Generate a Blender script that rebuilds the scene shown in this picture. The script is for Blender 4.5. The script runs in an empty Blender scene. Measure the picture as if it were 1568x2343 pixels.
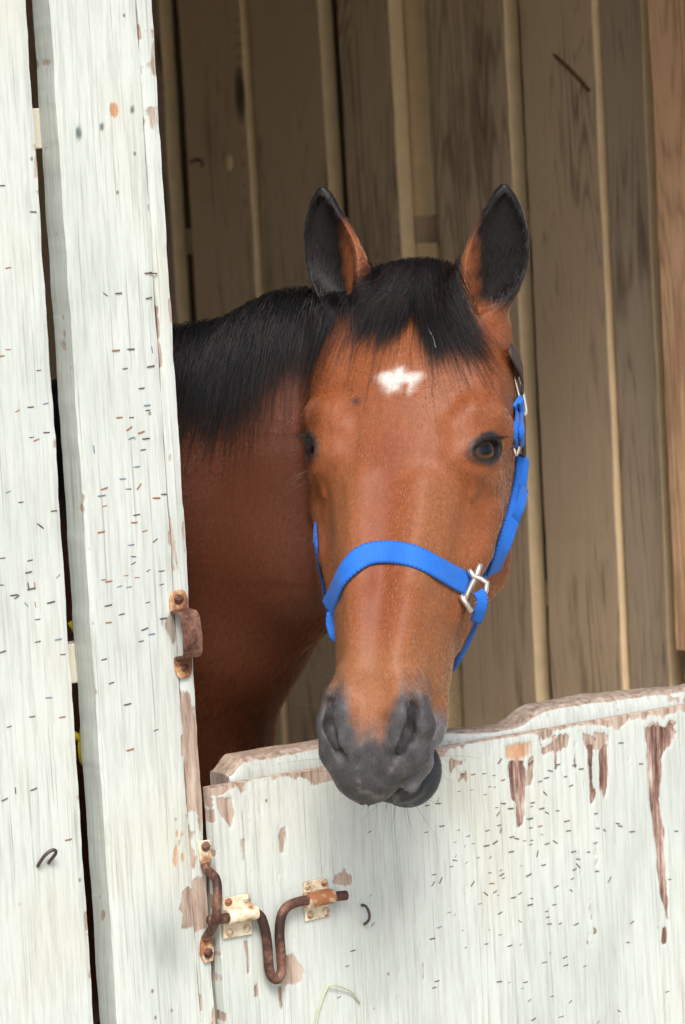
import bpy, bmesh, math, random
import numpy as np
from mathutils import Vector, Matrix
from mathutils.bvhtree import BVHTree

# ------------------------------------------------------------------ camera, sky, sun, exposure
SC = bpy.context.scene
COL = SC.collection
rng = np.random.default_rng(7)
random.seed(7)

IW, IH, FD = 1568.0, 2342.3, 6257.0           # photograph in measuring units, focal length in the same units
_y, _p, _r = (math.radians(a) for a in (35.0, 6.0, 3.2))
CF = np.array([math.sin(_y) * math.cos(_p), math.cos(_y) * math.cos(_p), -math.sin(_p)])
_R0 = np.array([math.cos(_y), -math.sin(_y), 0.0])
_U0 = np.cross(_R0, CF)
CR = math.cos(_r) * _R0 - math.sin(_r) * _U0
CU = math.sin(_r) * _R0 + math.cos(_r) * _U0
CC = np.array([-1.55683882, -2.51480885, 1.70461848])


def ray(x, y):
    return CF + (x - IW / 2) / FD * CR - (y - IH / 2) / FD * CU


def at(x, y, ax, val):                         # where the line of sight meets the plane axis = val
    r = ray(x, y)
    return CC + r * ((val - CC[ax]) / r[ax])


cam = bpy.data.cameras.new('camera')
co = bpy.data.objects.new('camera', cam)
COL.objects.link(co)
co.matrix_world = Matrix(((CR[0], CU[0], -CF[0], CC[0]), (CR[1], CU[1], -CF[1], CC[1]),
                          (CR[2], CU[2], -CF[2], CC[2]), (0, 0, 0, 1)))
cam.sensor_fit = 'VERTICAL'
cam.sensor_height = 24.0
cam.lens = 24.0 * FD / IH
cam.clip_end = 4000
cam.dof.use_dof = True
cam.dof.focus_distance = 2.98
cam.dof.aperture_fstop = 5.6
SC.camera = co

SUN_EL, SUN_AZ = math.radians(47), math.radians(211)   # azimuth measured from +y towards +x
w = bpy.data.worlds.new('World')
SC.world = w
w.use_nodes = True
nt = w.node_tree
sky = nt.nodes.new('ShaderNodeTexSky')
sky.sky_type = 'NISHITA'
sky.sun_disc = False
sky.sun_elevation = SUN_EL
sky.sun_rotation = SUN_AZ
sky.air_density = 1.0
sky.dust_density = 3.0
sky.ozone_density = 1.0
nt.links.new(sky.outputs[0], nt.nodes['Background'].inputs[0])
nt.nodes['Background'].inputs[1].default_value = 0.12
sl = bpy.data.lights.new('sun', 'SUN')
sl.energy = 1.7
sl.angle = math.radians(18)
sl.color = (1.0, 0.975, 0.94)
so = bpy.data.objects.new('sun', sl)
COL.objects.link(so)
_sd = Vector((math.sin(SUN_AZ) * math.cos(SUN_EL), math.cos(SUN_AZ) * math.cos(SUN_EL), math.sin(SUN_EL)))
so.rotation_euler = _sd.to_track_quat('Z', 'Y').to_euler()
so.location = (0, 0, 6)
SC.view_settings.view_transform = 'Standard'
SC.view_settings.look = 'None'
SC.view_settings.exposure = 0.86
SC.view_settings.gamma = 1.0
SC.cycles.max_bounces = 8
SC.cycles.use_denoising = True


# ------------------------------------------------------------------ helpers
def tag(o, label=None, cat=None, group=None, kind=None):
    if label: o['label'] = label
    if cat: o['category'] = cat
    if group: o['group'] = group
    if kind: o['kind'] = kind
    return o


def empty(name, loc=(0, 0, 0)):
    o = bpy.data.objects.new(name, None)
    o.location = loc
    o.empty_display_size = 0.1
    COL.objects.link(o)
    return o


def link(name, me, mat=None, parent=None, smooth=False):
    o = bpy.data.objects.new(name, me)
    COL.objects.link(o)
    if mat and not me.materials: me.materials.append(mat)
    if smooth:
        me.polygons.foreach_set('use_smooth', [True] * len(me.polygons))
    if parent:
        o.parent = parent
        o.matrix_parent_inverse = Matrix.Translation(-Vector(parent.location))
    return o


def mesh_from(name, verts, faces):
    me = bpy.data.meshes.new(name)
    me.from_pydata([tuple(map(float, v)) for v in verts], [], faces)
    me.update()
    return me


def fast_mesh(name, V, Q):                     # numpy verts (n,3), quads (m,4)
    me = bpy.data.meshes.new(name)
    V = np.ascontiguousarray(V, np.float32); Q = np.ascontiguousarray(Q, np.int32)
    me.vertices.add(len(V)); me.vertices.foreach_set('co', V.ravel())
    me.loops.add(Q.size); me.loops.foreach_set('vertex_index', Q.ravel())
    me.polygons.add(len(Q))
    me.polygons.foreach_set('loop_start', np.arange(len(Q), dtype=np.int32) * Q.shape[1])
    me.polygons.foreach_set('loop_total', np.full(len(Q), Q.shape[1], np.int32))
    me.update(calc_edges=True); me.validate()
    return me


class MB:                                      # collects simple shapes into one mesh
    def __init__(self): self.bm = bmesh.new()

    def box(self, lo, hi, bevel=0.0, jitter=0.0):
        g = bmesh.ops.create_cube(self.bm, size=1.0)['verts']
        lo, hi = Vector(lo), Vector(hi)
        for v in g:
            v.co = Vector(((v.co[i] + 0.5) * (hi[i] - lo[i]) + lo[i] for i in range(3)))
        if bevel:
            es = {e for v in g for e in v.link_edges}
            bmesh.ops.bevel(self.bm, geom=list(es), offset=bevel, segments=2, affect='EDGES', profile=0.6)
        return self

    def tube(self, pts, r, n=10, cap=True):
        pts = [Vector(p) for p in pts]
        rs = r if hasattr(r, '__len__') else [r] * len(pts)
        rings = []
        prev = None
        for i, p in enumerate(pts):
            a = pts[max(i - 1, 0)]; b = pts[min(i + 1, len(pts) - 1)]
            d = (b - a).normalized()
            if prev is None:
                s = d.orthogonal().normalized()
            else:
                s = (prev - d * prev.dot(d)).normalized()
            prev = s
            t = d.cross(s)
            rings.append([self.bm.verts.new(p + (s * math.cos(k * 2 * math.pi / n) + t * math.sin(k * 2 * math.pi / n)) * rs[i]) for k in range(n)])
        for A, B in zip(rings, rings[1:]):
            for k in range(n):
                self.bm.faces.new((A[k], A[(k + 1) % n], B[(k + 1) % n], B[k]))
        if cap:
            self.bm.faces.new(rings[0][::-1]); self.bm.faces.new(rings[-1])
        return self

    def prism(self, outline, axis_a, axis_b, origin, depth_vec, bevel=0.0):
        A, B, O, D = Vector(axis_a), Vector(axis_b), Vector(origin), Vector(depth_vec)
        f = [self.bm.verts.new(O + A * p[0] + B * p[1]) for p in outline]
        b = [self.bm.verts.new(v.co + D) for v in f]
        faces = [self.bm.faces.new(f), self.bm.faces.new(b[::-1])]
        n = len(f)
        for k in range(n):
            faces.append(self.bm.faces.new((f[k], b[k], b[(k + 1) % n], f[(k + 1) % n])))
        if bevel:
            es = {e for q in faces for e in q.edges}
            bmesh.ops.bevel(self.bm, geom=list(es), offset=bevel, segments=2, affect='EDGES', profile=0.6)
        return self

    def dome(self, c, normal, r, h, n=12):
        nrm = Vector(normal).normalized(); s = nrm.orthogonal().normalized(); t = nrm.cross(s); c = Vector(c)
        rings = []
        for a in (0, 25, 50, 72):
            a = math.radians(a)
            rings.append([self.bm.verts.new(c + (s * math.cos(k * 2 * math.pi / n) + t * math.sin(k * 2 * math.pi / n)) * r * math.cos(a) + nrm * h * math.sin(a)) for k in range(n)])
        for P, Q in zip(rings, rings[1:]):
            for k in range(n):
                self.bm.faces.new((P[k], P[(k + 1) % n], Q[(k + 1) % n], Q[k]))
        self.bm.faces.new(rings[-1])
        return self

    def build(self, name, mat, parent=None, smooth=False):
        bmesh.ops.recalc_face_normals(self.bm, faces=self.bm.faces)
        me = bpy.data.meshes.new(name)
        self.bm.to_mesh(me); self.bm.free()
        return link(name, me, mat, parent, smooth)


def nrm(v): v = np.array(v, float); return v / np.linalg.norm(v)


def crom(pts, n=8):                            # smooth curve through points
    P = [np.array(p, float) for p in pts]
    P = [2 * P[0] - P[1]] + P + [2 * P[-1] - P[-2]]
    out = []
    for i in range(1, len(P) - 2):
        for k in range(n):
            t = k / n
            out.append(0.5 * (2 * P[i] + (P[i + 1] - P[i - 1]) * t + (2 * P[i - 1] - 5 * P[i] + 4 * P[i + 1] - P[i + 2]) * t * t + (3 * P[i] - 3 * P[i + 1] + P[i + 2] - P[i - 1]) * t ** 3))
    out.append(P[-2])
    return out


def smooth_interp(x, xs, ys):                  # cubic Hermite with finite-difference slopes
    xs = np.array(xs, float); ys = np.array(ys, float)
    m = np.gradient(ys, xs)
    x = np.clip(x, xs[0], xs[-1])
    i = np.clip(np.searchsorted(xs, x) - 1, 0, len(xs) - 2)
    h = xs[i + 1] - xs[i]; t = (x - xs[i]) / h
    return ((2 * t ** 3 - 3 * t ** 2 + 1) * ys[i] + (t ** 3 - 2 * t ** 2 + t) * h * m[i] + (-2 * t ** 3 + 3 * t ** 2) * ys[i + 1] + (t ** 3 - t ** 2) * h * m[i + 1])


def vnoise(P, seed=0):                         # value noise on points (n,d), about -1..1
    P = np.asarray(P, float)
    d = P.shape[1]
    i = np.floor(P).astype(np.int64); f = P - i
    f = f * f * (3 - 2 * f)
    out = np.zeros(len(P))
    for c in range(1 << d):
        wgt = np.ones(len(P)); h = np.full(len(P), seed * 374761393 + 1013904223, np.int64)
        for a in range(d):
            b = (c >> a) & 1
            wgt = wgt * (f[:, a] if b else 1 - f[:, a])
            h = (h ^ ((i[:, a] + b) * (668265263, 2147483647 - 58, 374761393)[a])) * 1274126177
            h = (h ^ (h >> 13)) & 0x7fffffff
        out += wgt * ((h & 0xffff) / 32767.5 - 1)
    return out


def fbm(P, o=4, seed=0):
    s = 0; a = 0.5
    P = np.asarray(P, float)
    for k in range(o):
        s = s + a * vnoise(P * 2 ** k + 17.3 * k, seed + k); a *= 0.5
    return s


# ------------------------------------------------------------------ materials
class NT:
    def __init__(self, name):
        self.m = bpy.data.materials.new(name)
        self.m.use_nodes = True
        self.t = self.m.node_tree
        self.b = self.t.nodes['Principled BSDF']

    def n(self, kind, **kw):
        o = self.t.nodes.new(kind)
        for k, v in kw.items():
            if k.startswith('i_'):
                key = k[2:]
                key = int(key) if key.isdigit() else key.replace('_', ' ')
                o.inputs[key].default_value = v
            else:
                setattr(o, k, v)
        return o

    def l(self, a, b): self.t.links.new(a, b)

    def coords(self, scale, rand=True, kind='Object'):
        tc = self.n('ShaderNodeTexCoord')
        mp = self.n('ShaderNodeMapping')
        mp.inputs['Scale'].default_value = scale
        src = tc.outputs[kind]
        if rand:
            oi = self.n('ShaderNodeObjectInfo')
            mul = self.n('ShaderNodeVectorMath', operation='SCALE')
            cmb = self.n('ShaderNodeCombineXYZ')
            self.l(oi.outputs['Random'], cmb.inputs[0]); self.l(oi.outputs['Random'], cmb.inputs[2])
            mul.inputs['Scale'].default_value = 37.0
            self.l(cmb.outputs[0], mul.inputs[0])
            add = self.n('ShaderNodeVectorMath', operation='ADD')
            self.l(src, add.inputs[0]); self.l(mul.outputs[0], add.inputs[1])
            src = add.outputs[0]
        self.l(src, mp.inputs[0])
        return mp.outputs[0]

    def noise(self, vec, scale, detail=5, rough=0.6, dist=0.0):
        o = self.n('ShaderNodeTexNoise')
        o.inputs['Scale'].default_value = scale; o.inputs['Detail'].default_value = detail
        o.inputs['Roughness'].default_value = rough; o.inputs['Distortion'].default_value = dist
        self.l(vec, o.inputs['Vector'])
        return o.outputs['Fac']

    def ramp(self, fac, stops):
        o = self.n('ShaderNodeValToRGB')
        e = o.color_ramp.elements
        while len(e) < len(stops): e.new(0.5)
        for k, (p, c) in enumerate(stops):
            e[k].position = p
            e[k].color = (c, c, c, 1) if not hasattr(c, '__len__') else (*c, 1)
        self.l(fac, o.inputs[0])
        return o.outputs[0]

    def mix(self, fac, a, b, mode='MIX'):
        o = self.n('ShaderNodeMix', data_type='RGBA', blend_type=mode)
        for s, val in ((o.inputs[0], fac), (o.inputs[6], a), (o.inputs[7], b)):
            if hasattr(val, 'is_linked'): self.l(val, s)
            elif hasattr(val, '__len__'): s.default_value = (*val, 1)
            else: s.default_value = val
        return o.outputs[2]

    def math(self, op, a, b=None, clamp=False):
        o = self.n('ShaderNodeMath', operation=op, use_clamp=clamp)
        for s, val in ((o.inputs[0], a), (o.inputs[1], b)):
            if val is None: continue
            if hasattr(val, 'is_linked'): self.l(val, s)
            else: s.default_value = val
        return o.outputs[0]

    def bump(self, h, strength=0.3, dist=0.001):
        o = self.n('ShaderNodeBump')
        o.inputs['Strength'].default_value = strength; o.inputs['Distance'].default_value = dist
        self.l(h, o.inputs['Height']); self.l(o.outputs[0], self.b.inputs['Normal'])

    def attr(self, name):
        o = self.n('ShaderNodeAttribute', attribute_name=name)
        return o

    def done(self, rough=None, spec=None):
        if rough is not None:
            if hasattr(rough, 'is_linked'): self.l(rough, self.b.inputs['Roughness'])
            else: self.b.inputs['Roughness'].default_value = rough
        if spec is not None: self.b.inputs['Specular IOR Level'].default_value = spec
        return self.m


def srgb(r, g, b):
    f = lambda c: (c / 255 / 12.92) if c / 255 <= 0.04045 else ((c / 255 + 0.055) / 1.055) ** 2.4
    return (f(r), f(g), f(b))


def mat_plain(name, col, rough=0.6, spec=0.4, metal=0.0, nscale=60, var=0.25):
    N = NT(name)
    v = N.coords((1, 1, 1))
    f = N.noise(v, nscale, 4)
    c = N.mix(N.math('MULTIPLY', f, 1.0), tuple(x * (1 - var) for x in col), tuple(min(1, x * (1 + var)) for x in col))
    N.l(c, N.b.inputs['Base Color'])
    N.b.inputs['Metallic'].default_value = metal
    N.bump(f, 0.25, 0.001)
    return N.done(rough, spec)


def mat_old_wood(name, dark, light, grain=1.0, edge=None):
    """weathered board: grain runs along the local z axis, cathedral rings and knots from stretched noise"""
    N = NT(name)
    v = N.coords((1, 1, 0.07))
    big = N.noise(v, 9, 3, 0.5, 0.4)
    wv = N.n('ShaderNodeTexNoise'); wv.inputs['Scale'].default_value = 7; wv.inputs['Detail'].default_value = 2
    N.l(v, wv.inputs['Vector'])
    vo = N.n('ShaderNodeTexVoronoi'); vo.inputs['Scale'].default_value = 2.6
    N.l(N.coords((1.6, 1.6, 0.55)), vo.inputs['Vector'])
    kd = vo.outputs['Distance']
    near = N.ramp(kd, [(0.0, 1.0), (0.30, 0.0)])
    rings = N.math('FRACT', N.math('MULTIPLY', N.math('ADD', wv.outputs['Fac'], N.math('MULTIPLY', near, 0.22)), 34.0))
    rings = N.ramp(rings, [(0.0, 0.30), (0.45, 0.75), (0.85, 0.6), (1.0, 0.30)])
    fine = N.noise(N.coords((1, 1, 0.02)), 330, 4, 0.7)
    blot = N.noise(N.coords((1, 1, 0.35)), 6, 5, 0.65)
    f = N.math('ADD', N.math('MULTIPLY', rings, 0.36 * grain), N.math('MULTIPLY', fine, 0.66))
    f = N.math('ADD', f, N.math('MULTIPLY', blot, 0.84))
    f = N.math('ADD', f, N.math('MULTIPLY', big, 0.15))
    c = N.ramp(f, [(0.60, dark), (0.88, tuple((a + b) / 2 for a, b in zip(dark, light))), (1.0, light)])
    c = N.mix(N.ramp(kd, [(0.0, 0.85), (0.05, 0.75), (0.085, 0.0)]), c, tuple(x * 0.45 for x in dark))
    oi = N.n('ShaderNodeObjectInfo')
    c = N.mix(1.0, c, N.ramp(oi.outputs['Random'], [(0.0, (0.78, 0.78, 0.80)), (0.5, (1.0, 0.97, 0.92)), (1.0, (1.12, 1.05, 0.98))]), 'MULTIPLY')
    N.l(c, N.b.inputs['Base Color'])
    N.bump(f, 0.8, 0.0030)
    return N.done(0.82, 0.25)


def mat_white_paint(name):
    """aged off-white paint over pinkish bare wood; 'bare' = how far the paint is gone, 'grime' = grey dirt"""
    N = NT(name)
    v = N.coords((1, 1, 0.05))
    st = N.noise(v, 190, 4, 0.75)
    st2 = N.noise(N.coords((1, 1, 0.22)), 26, 6, 0.65)
    cl = N.noise(N.coords((1, 1, 0.6)), 5.5, 5, 0.6)
    base = N.ramp(cl, [(0.3, srgb(178, 185, 179)), (0.55, srgb(197, 203, 197)), (0.75, srgb(192, 194, 180))])
    base = N.mix(N.ramp(st, [(0.34, 0.45), (0.54, 0.0)]), base, srgb(150, 152, 142))
    base = N.mix(N.ramp(st2, [(0.60, 0.0), (0.80, 0.35)]), base, srgb(176, 176, 164))
    crk = N.noise(N.coords((1, 1, 0.012)), 420, 3, 0.6)
    base = N.mix(N.ramp(crk, [(0.32, 0.50), (0.41, 0.0)]), base, srgb(118, 120, 108))
    a = N.attr('wear')
    sep = N.n('ShaderNodeSeparateColor'); N.l(a.outputs['Color'], sep.inputs[0])
    pn = N.math('SUBTRACT', N.math('ADD', N.math('MULTIPLY', N.noise(N.coords((1, 1, 0.16)), 150, 6, 0.75), 0.75), N.math('MULTIPLY', N.noise(N.coords((1, 1, 0.5)), 55, 5, 0.65), 0.55)), 0.65)
    def peel(ch, lo=0.44, hi=0.53):
        return N.ramp(N.math('ADD', ch, N.math('MULTIPLY', pn, 1.5)), [(lo, 0.0), (hi, 1.0)])
    bare = N.ramp(N.noise(N.coords((1, 1, 0.10)), 120, 5, 0.7), [(0.30, srgb(100, 82, 72)), (0.5, srgb(166, 146, 131)), (0.72, srgb(196, 183, 170))])
    dk = N.ramp(N.math('ADD', N.math('MULTIPLY', N.noise(N.coords((1, 1, 0.06)), 230, 5, 0.8), 0.6), N.math('MULTIPLY', N.noise(N.coords((1, 1, 0.30)), 34, 4, 0.7), 0.4)), [(0.38, srgb(62, 44, 38)), (0.46, srgb(108, 80, 70)), (0.53, srgb(152, 124, 112)), (0.60, srgb(190, 174, 162)), (0.68, srgb(206, 204, 198))])
    orange = N.ramp(N.noise(N.coords((1, 1, 0.3)), 60, 5, 0.7), [(0.3, srgb(160, 112, 80)), (0.7, srgb(206, 168, 134))])
    mR, mG, mB = peel(sep.outputs[0], 0.40, 0.58), peel(sep.outputs[1], 0.42, 0.55), peel(sep.outputs[2], 0.30, 0.75)
    c = N.mix(mR, base, bare)
    c = N.mix(mG, c, dk)
    c = N.mix(mB, c, orange)
    allm = N.math('MAXIMUM', N.math('MAXIMUM', mR, mG), mB)
    vs = N.n('ShaderNodeTexVoronoi'); vs.inputs['Scale'].default_value = 46
    N.l(N.coords((1, 1, 0.75)), vs.inputs['Vector'])
    sepv = N.n('ShaderNodeSeparateColor'); N.l(vs.outputs['Color'], sepv.inputs[0])
    dots = N.math('MULTIPLY', N.ramp(vs.outputs['Distance'], [(0.05, 0.8), (0.11, 0.0)]), N.math('GREATER_THAN', sepv.outputs[0], 0.86))
    c = N.mix(dots, c, srgb(104, 92, 82))
    g = N.attr('grime')
    c = N.mix(g.outputs['Fac'], c, srgb(96, 108, 104))
    N.l(c, N.b.inputs['Base Color'])
    h = N.math('SUBTRACT', N.math('ADD', N.math('MULTIPLY', st, 0.6), N.math('MULTIPLY', st2, 0.6)), N.math('MULTIPLY', allm, 1.1))
    N.bump(h, 0.45, 0.0012)
    return N.done(0.66, 0.25)


def mat_rust(name, a, b, c, rough=0.75, metal=0.25, scale=90):
    N = NT(name)
    v = N.coords((1, 1, 1))
    f = N.math('ADD', N.math('MULTIPLY', N.noise(v, scale * 0.28, 5, 0.65), 0.7), N.math('MULTIPLY', N.noise(v, scale * 2.2, 4, 0.7), 0.3))
    N.l(N.ramp(f, [(0.44, a), (0.52, b), (0.61, c)]), N.b.inputs['Base Color'])
    N.b.inputs['Metallic'].default_value = metal
    N.bump(f, 0.5, 0.0012)
    return N.done(rough, 0.4)


M = {}
M['board'] = mat_old_wood('weathered_board', srgb(78, 66, 53), srgb(192, 172, 146))
M['red_board'] = mat_old_wood('reddish_board', srgb(136, 104, 78), srgb(222, 182, 146), 0.7)
M['batten'] = mat_plain('pale_board_edge', srgb(222, 198, 158), 0.8, 0.2, 0, 25, 0.22)  # board edges lightened to paint in daylight from the stall opening
M['paint'] = mat_white_paint('aged_white_paint')
M['rail'] = mat_plain('cream_rail_paint', srgb(214, 208, 190), 0.6, 0.3, 0, 40, 0.12)
M['barn_dark'] = mat_plain('barn_lining', srgb(104, 86, 68), 0.85, 0.2)
M['roof'] = mat_plain('roof_boards', srgb(120, 104, 86), 0.85, 0.2)
M['gravel'] = mat_plain('yard_gravel', srgb(176, 166, 148), 0.9, 0.2, 0, 30, 0.3)
M['dirt'] = mat_plain('stall_bedding', srgb(200, 176, 132), 0.95, 0.1, 0, 25, 0.35)
M['rust'] = mat_rust('brown_rust', srgb(62, 42, 38), srgb(102, 70, 58), srgb(138, 104, 86), 0.6, 0.35)
M['orange_rust'] = mat_rust('orange_rust', srgb(112, 74, 50), srgb(172, 128, 90), srgb(206, 176, 138), 0.85, 0.05)
M['cream_rust'] = mat_rust('cream_paint_rust', srgb(150, 96, 62), srgb(206, 192, 164), srgb(222, 214, 190), 0.65, 0.0, 55)
M['steel'] = mat_plain('dark_steel', srgb(82, 74, 70), 0.45, 0.5, 0.6)
M['staple_dark'] = mat_plain('staple_dark', srgb(84, 74, 70), 0.5, 0.4, 0.2)
M['staple_rust'] = mat_plain('staple_rust', srgb(156, 98, 66), 0.8, 0.3, 0.1)
M['staple_blue'] = mat_plain('staple_zinc', srgb(120, 142, 156), 0.4, 0.5, 0.4)
M['rope'] = mat_plain('yellow_rope', srgb(196, 176, 44), 0.7, 0.3, 0, 200, 0.3)
M['silver'] = mat_plain('nickel', srgb(208, 200, 188), 0.28, 0.5, 0.9, 80, 0.08)
M['leather'] = mat_plain('dark_leather', srgb(62, 50, 44), 0.55, 0.4)
M['clay'] = mat_plain('clay', (0.35, 0.3, 0.27), 0.5)
# ------------------------------------------------------------------ ground, shell of the stable
def box_obj(name, lo, hi, mat, parent=None, bevel=0.0):
    return MB().box(lo, hi, bevel).build(name, mat, parent)


tag(box_obj('ground', (-300, -600, -0.5), (300, -0.02, 0.0), M['gravel']), kind='structure')
tag(box_obj('stall_floor', (-6, -0.018, -0.5), (6, 6, 0.02), M['dirt']), kind='structure')

PX = 1.25                                                   # plane of the board partition


def Ypart(x, y=0): return at(x, y, 0, PX)[1]


def perim_sweep(name, ring, levels, disp, mat, parent, axis='z', attrs=None):
    """a bar swept along `axis`: ring of (a, b, n) outline points, levels along the axis, disp moves the points"""
    ring = np.array(ring, float); nl, nr = len(levels), len(ring)
    A = np.tile(ring[None], (nl, 1, 1)); Z = np.tile(np.array(levels)[:, None], (1, nr))
    P = np.stack([A[..., 0], A[..., 1], Z], -1).reshape(-1, 3)          # (across, depth, along)
    P, at_ = disp(P)
    if axis == 'x': P = P[:, [2, 1, 0]]
    i = np.arange(nl - 1)[:, None] * nr; j = np.arange(nr)[None]
    q = np.stack([i + j, i + (j + 1) % nr, i + nr + (j + 1) % nr, i + nr + j], -1).reshape(-1, 4)
    if axis == 'x': q = q[:, ::-1]
    me = bpy.data.meshes.new(name)
    caps = [list(range(nr))[::-1] if axis != 'x' else list(range(nr)), [(nl - 1) * nr + k for k in (range(nr) if axis != 'x' else range(nr - 1, -1, -1))]]
    me.from_pydata(P.tolist(), [], q.tolist() + caps)
    me.update()
    if at_ is not None:
        for nm, val in at_.items():
            c = me.color_attributes.new(nm, 'FLOAT_COLOR', 'POINT')
            val = np.asarray(val, float)
            if val.ndim == 1: val = np.repeat(val[:, None], 3, 1)
            c.data.foreach_set('color', np.concatenate([val, np.ones((len(val), 1))], 1).astype(np.float32).ravel())
    return link(name, me, mat, parent)


def rect_ring(x0, x1, y0, y1, nx, ny=4):
    """outline, counter-clockwise seen from +z: front (y0) left to right, right side, back, left side"""
    r = [(x, y0) for x in np.linspace(x0, x1, nx)]
    r += [(x1, y) for y in np.linspace(y0, y1, ny + 1)[1:]]
    r += [(x, y1) for x in np.linspace(x1, x0, 3)[1:]]
    r += [(x0, y) for y in np.linspace(y1, y0, ny + 1)[1:-1]]
    return r


def sst(a, b, x): t = np.clip((x - a) / (b - a), 0, 1); return t * t * (3 - 2 * t)


def poly_mask(P2, poly, soft, nz):
    """1 inside the polygon, edge roughened by nz (same length as P2)"""
    poly = np.array(poly, float); n = len(poly)
    ins = np.zeros(len(P2), bool); d = np.full(len(P2), 1e9)
    for k in range(n):
        a, b = poly[k], poly[(k + 1) % n]
        c = ((a[1] > P2[:, 1]) != (b[1] > P2[:, 1])) & (P2[:, 0] < (b[0] - a[0]) * (P2[:, 1] - a[1]) / (b[1] - a[1] + 1e-12) + a[0])
        ins ^= c
        ab = b - a; h = np.clip(((P2 - a) @ ab) / (ab @ ab), 0, 1)
        d = np.minimum(d, np.linalg.norm(P2 - a - h[:, None] * ab, axis=1))
    sd = np.where(ins, d, -d) + nz
    return sst(-soft, soft, sd)


def XZ(x, y, Y=0.0): p = at(x, y, 1, Y); return (p[0], p[2])


def o2d(ox, oy): return ox * 0.604938, oy * 0.604938       # full photograph pixels -> measuring units


def zl(k, zx, zy):                                         # enlarged views of the photograph used for measuring
    off, s = {1: ((0, 0), .5102), 2: ((0, 1000), .5102), 3: ((0, 2000), .5102), 4: ((0, 2900), .5102), 5: ((650, 3000), .5102), 6: ((1600, 2500), .63265)}[k]
    return o2d(off[0] + zx * s, off[1] + zy * s)


# ------------------------------------------------------------------ painted front wall
front = empty('front_wall', (-0.15, 0.0, 0.0))
tag(front, 'white painted board wall left of the stall opening with a dark gap between planks', 'wall', None, 'thing')

GR = [(1310, 500), (1330, 560), (1305, 610), (1355, 660), (1300, 720), (1350, 500), (1385, 520), (1450, 510)]
grime_c = XZ(*zl(4, 1230, 1330))


def plank_disp(seed, kind):
    def f(P):
        x, y, z = P.T
        S = np.stack([x * 1.0, y * 1.0, z * 0.12], 1)
        n_edge = fbm(np.stack([np.sign(x - x.mean()) * 9 + y * 4, z * 26], 1), 4, seed)
        big = fbm(np.stack([x * 3, z * 1.5], 1), 3, seed + 3)
        grain = fbm(S * 210, 3, seed + 5)
        fine = fbm(np.stack([x * 60, y * 60, z * 60], 1), 3, seed + 9)
        mid = fbm(np.stack([x * 26, z * 7], 1), 4, seed + 12)
        x0, x1 = x.min(), x.max()
        e0 = np.exp(-((x - x0) / 0.004) ** 2); e1 = np.exp(-((x - x1) / 0.004) ** 2)
        isfront = y < y.min() + 0.002
        Q = P.copy()
        Q[:, 0] += (e0 * n_edge + e1 * n_edge) * 0.0016
        Q[:, 1] += np.where(isfront, big * 0.0012 + grain * 0.00022 + (e0 + e1) * (0.0012 + 0.001 * fine), 0)
        R = np.zeros(len(P)); G = R.copy(); B = R.copy(); gm = R.copy()
        R = np.maximum(R, (e0 + e1) * sst(0.25, 0.55, n_edge + 0.5 * fine) * 0.8)
        R = np.maximum(R, sst(0.44, 0.60, mid + 0.25 * fine) * 0.35)
        if kind == 'post':
            for zx, zy in GR[:6]:
                cx, cz = XZ(*zl(4, zx, zy))
                B = np.maximum(B, (1 - sst(0.3, 1.0, np.sqrt(((x - cx) / 0.004) ** 2 + ((z - cz) / 0.009) ** 2) + 0.9 * fine)) * 0.9)
            gm = 0.55 * np.exp(-((x - grime_c[0]) / 0.030) ** 2 - ((z - grime_c[1]) / 0.042) ** 2) * (0.8 + 0.5 * grain)
            for (k, zx, zy, r) in ((1, 850, 815, 0.006), (1, 585, 990, 0.005), (1, 760, 940, 0.003), (1, 985, 820, 0.003)):
                cx, cz = XZ(*zl(k, zx, zy))
                m = 1 - sst(0.4, 1.0, np.sqrt(((x - cx) / r) ** 2 + ((z - cz) / (1.7 * r)) ** 2) + 0.6 * fine)
                if r > 0.0055: B = np.maximum(B, m)
                else: gm = np.maximum(gm, m)
            cx, cz = XZ(*zl(3, 1275, 700))
            m = (1 - sst(0.5, 1.0, np.sqrt(((x - cx) / 0.014) ** 2 + ((z - cz) / 0.02) ** 2) + 0.8 * grain + 0.4 * fine))
            R = np.maximum(R, 0.7 * m); gm = np.maximum(gm, 0.4 * m)
            cx, cz = XZ(*zl(4, 1400, 1050))
            R = np.maximum(R, (1 - sst(0.5, 1.0, np.sqrt(((x - cx) / 0.016) ** 2 + ((z - cz) / 0.026) ** 2) + 0.7 * fine)) * 0.75)
        if kind == 'trim':
            zb = XZ(420, 1480)[1]
            R = np.maximum(R, sst(zb + 0.02, zb - 0.05, z) * 0.82 * sst(-0.25, 0.25, mid * 1.3 + fine * 0.5) * sst(XZ(445, 1960)[1] - 0.03, XZ(445, 1960)[1], z))
            cx, cz = XZ(*zl(4, 1480, 1040))
            R = np.maximum(R, (1 - sst(0.5, 1.0, np.abs(z - cz) / 0.04 + 0.6 * fine)) * 0.8)
            R = np.maximum(R, sst(0.1, 0.45, fine + mid) * 0.5)
        gm = np.maximum(gm, sst(0.36, 0.62, fbm(np.stack([x * 8, z * 5], 1), 4, seed + 20)) * 0.16)
        return Q, {'wear': np.clip(np.stack([R, G, B], 1), 0, 1), 'grime': np.clip(gm, 0, 1)}
    return f


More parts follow.
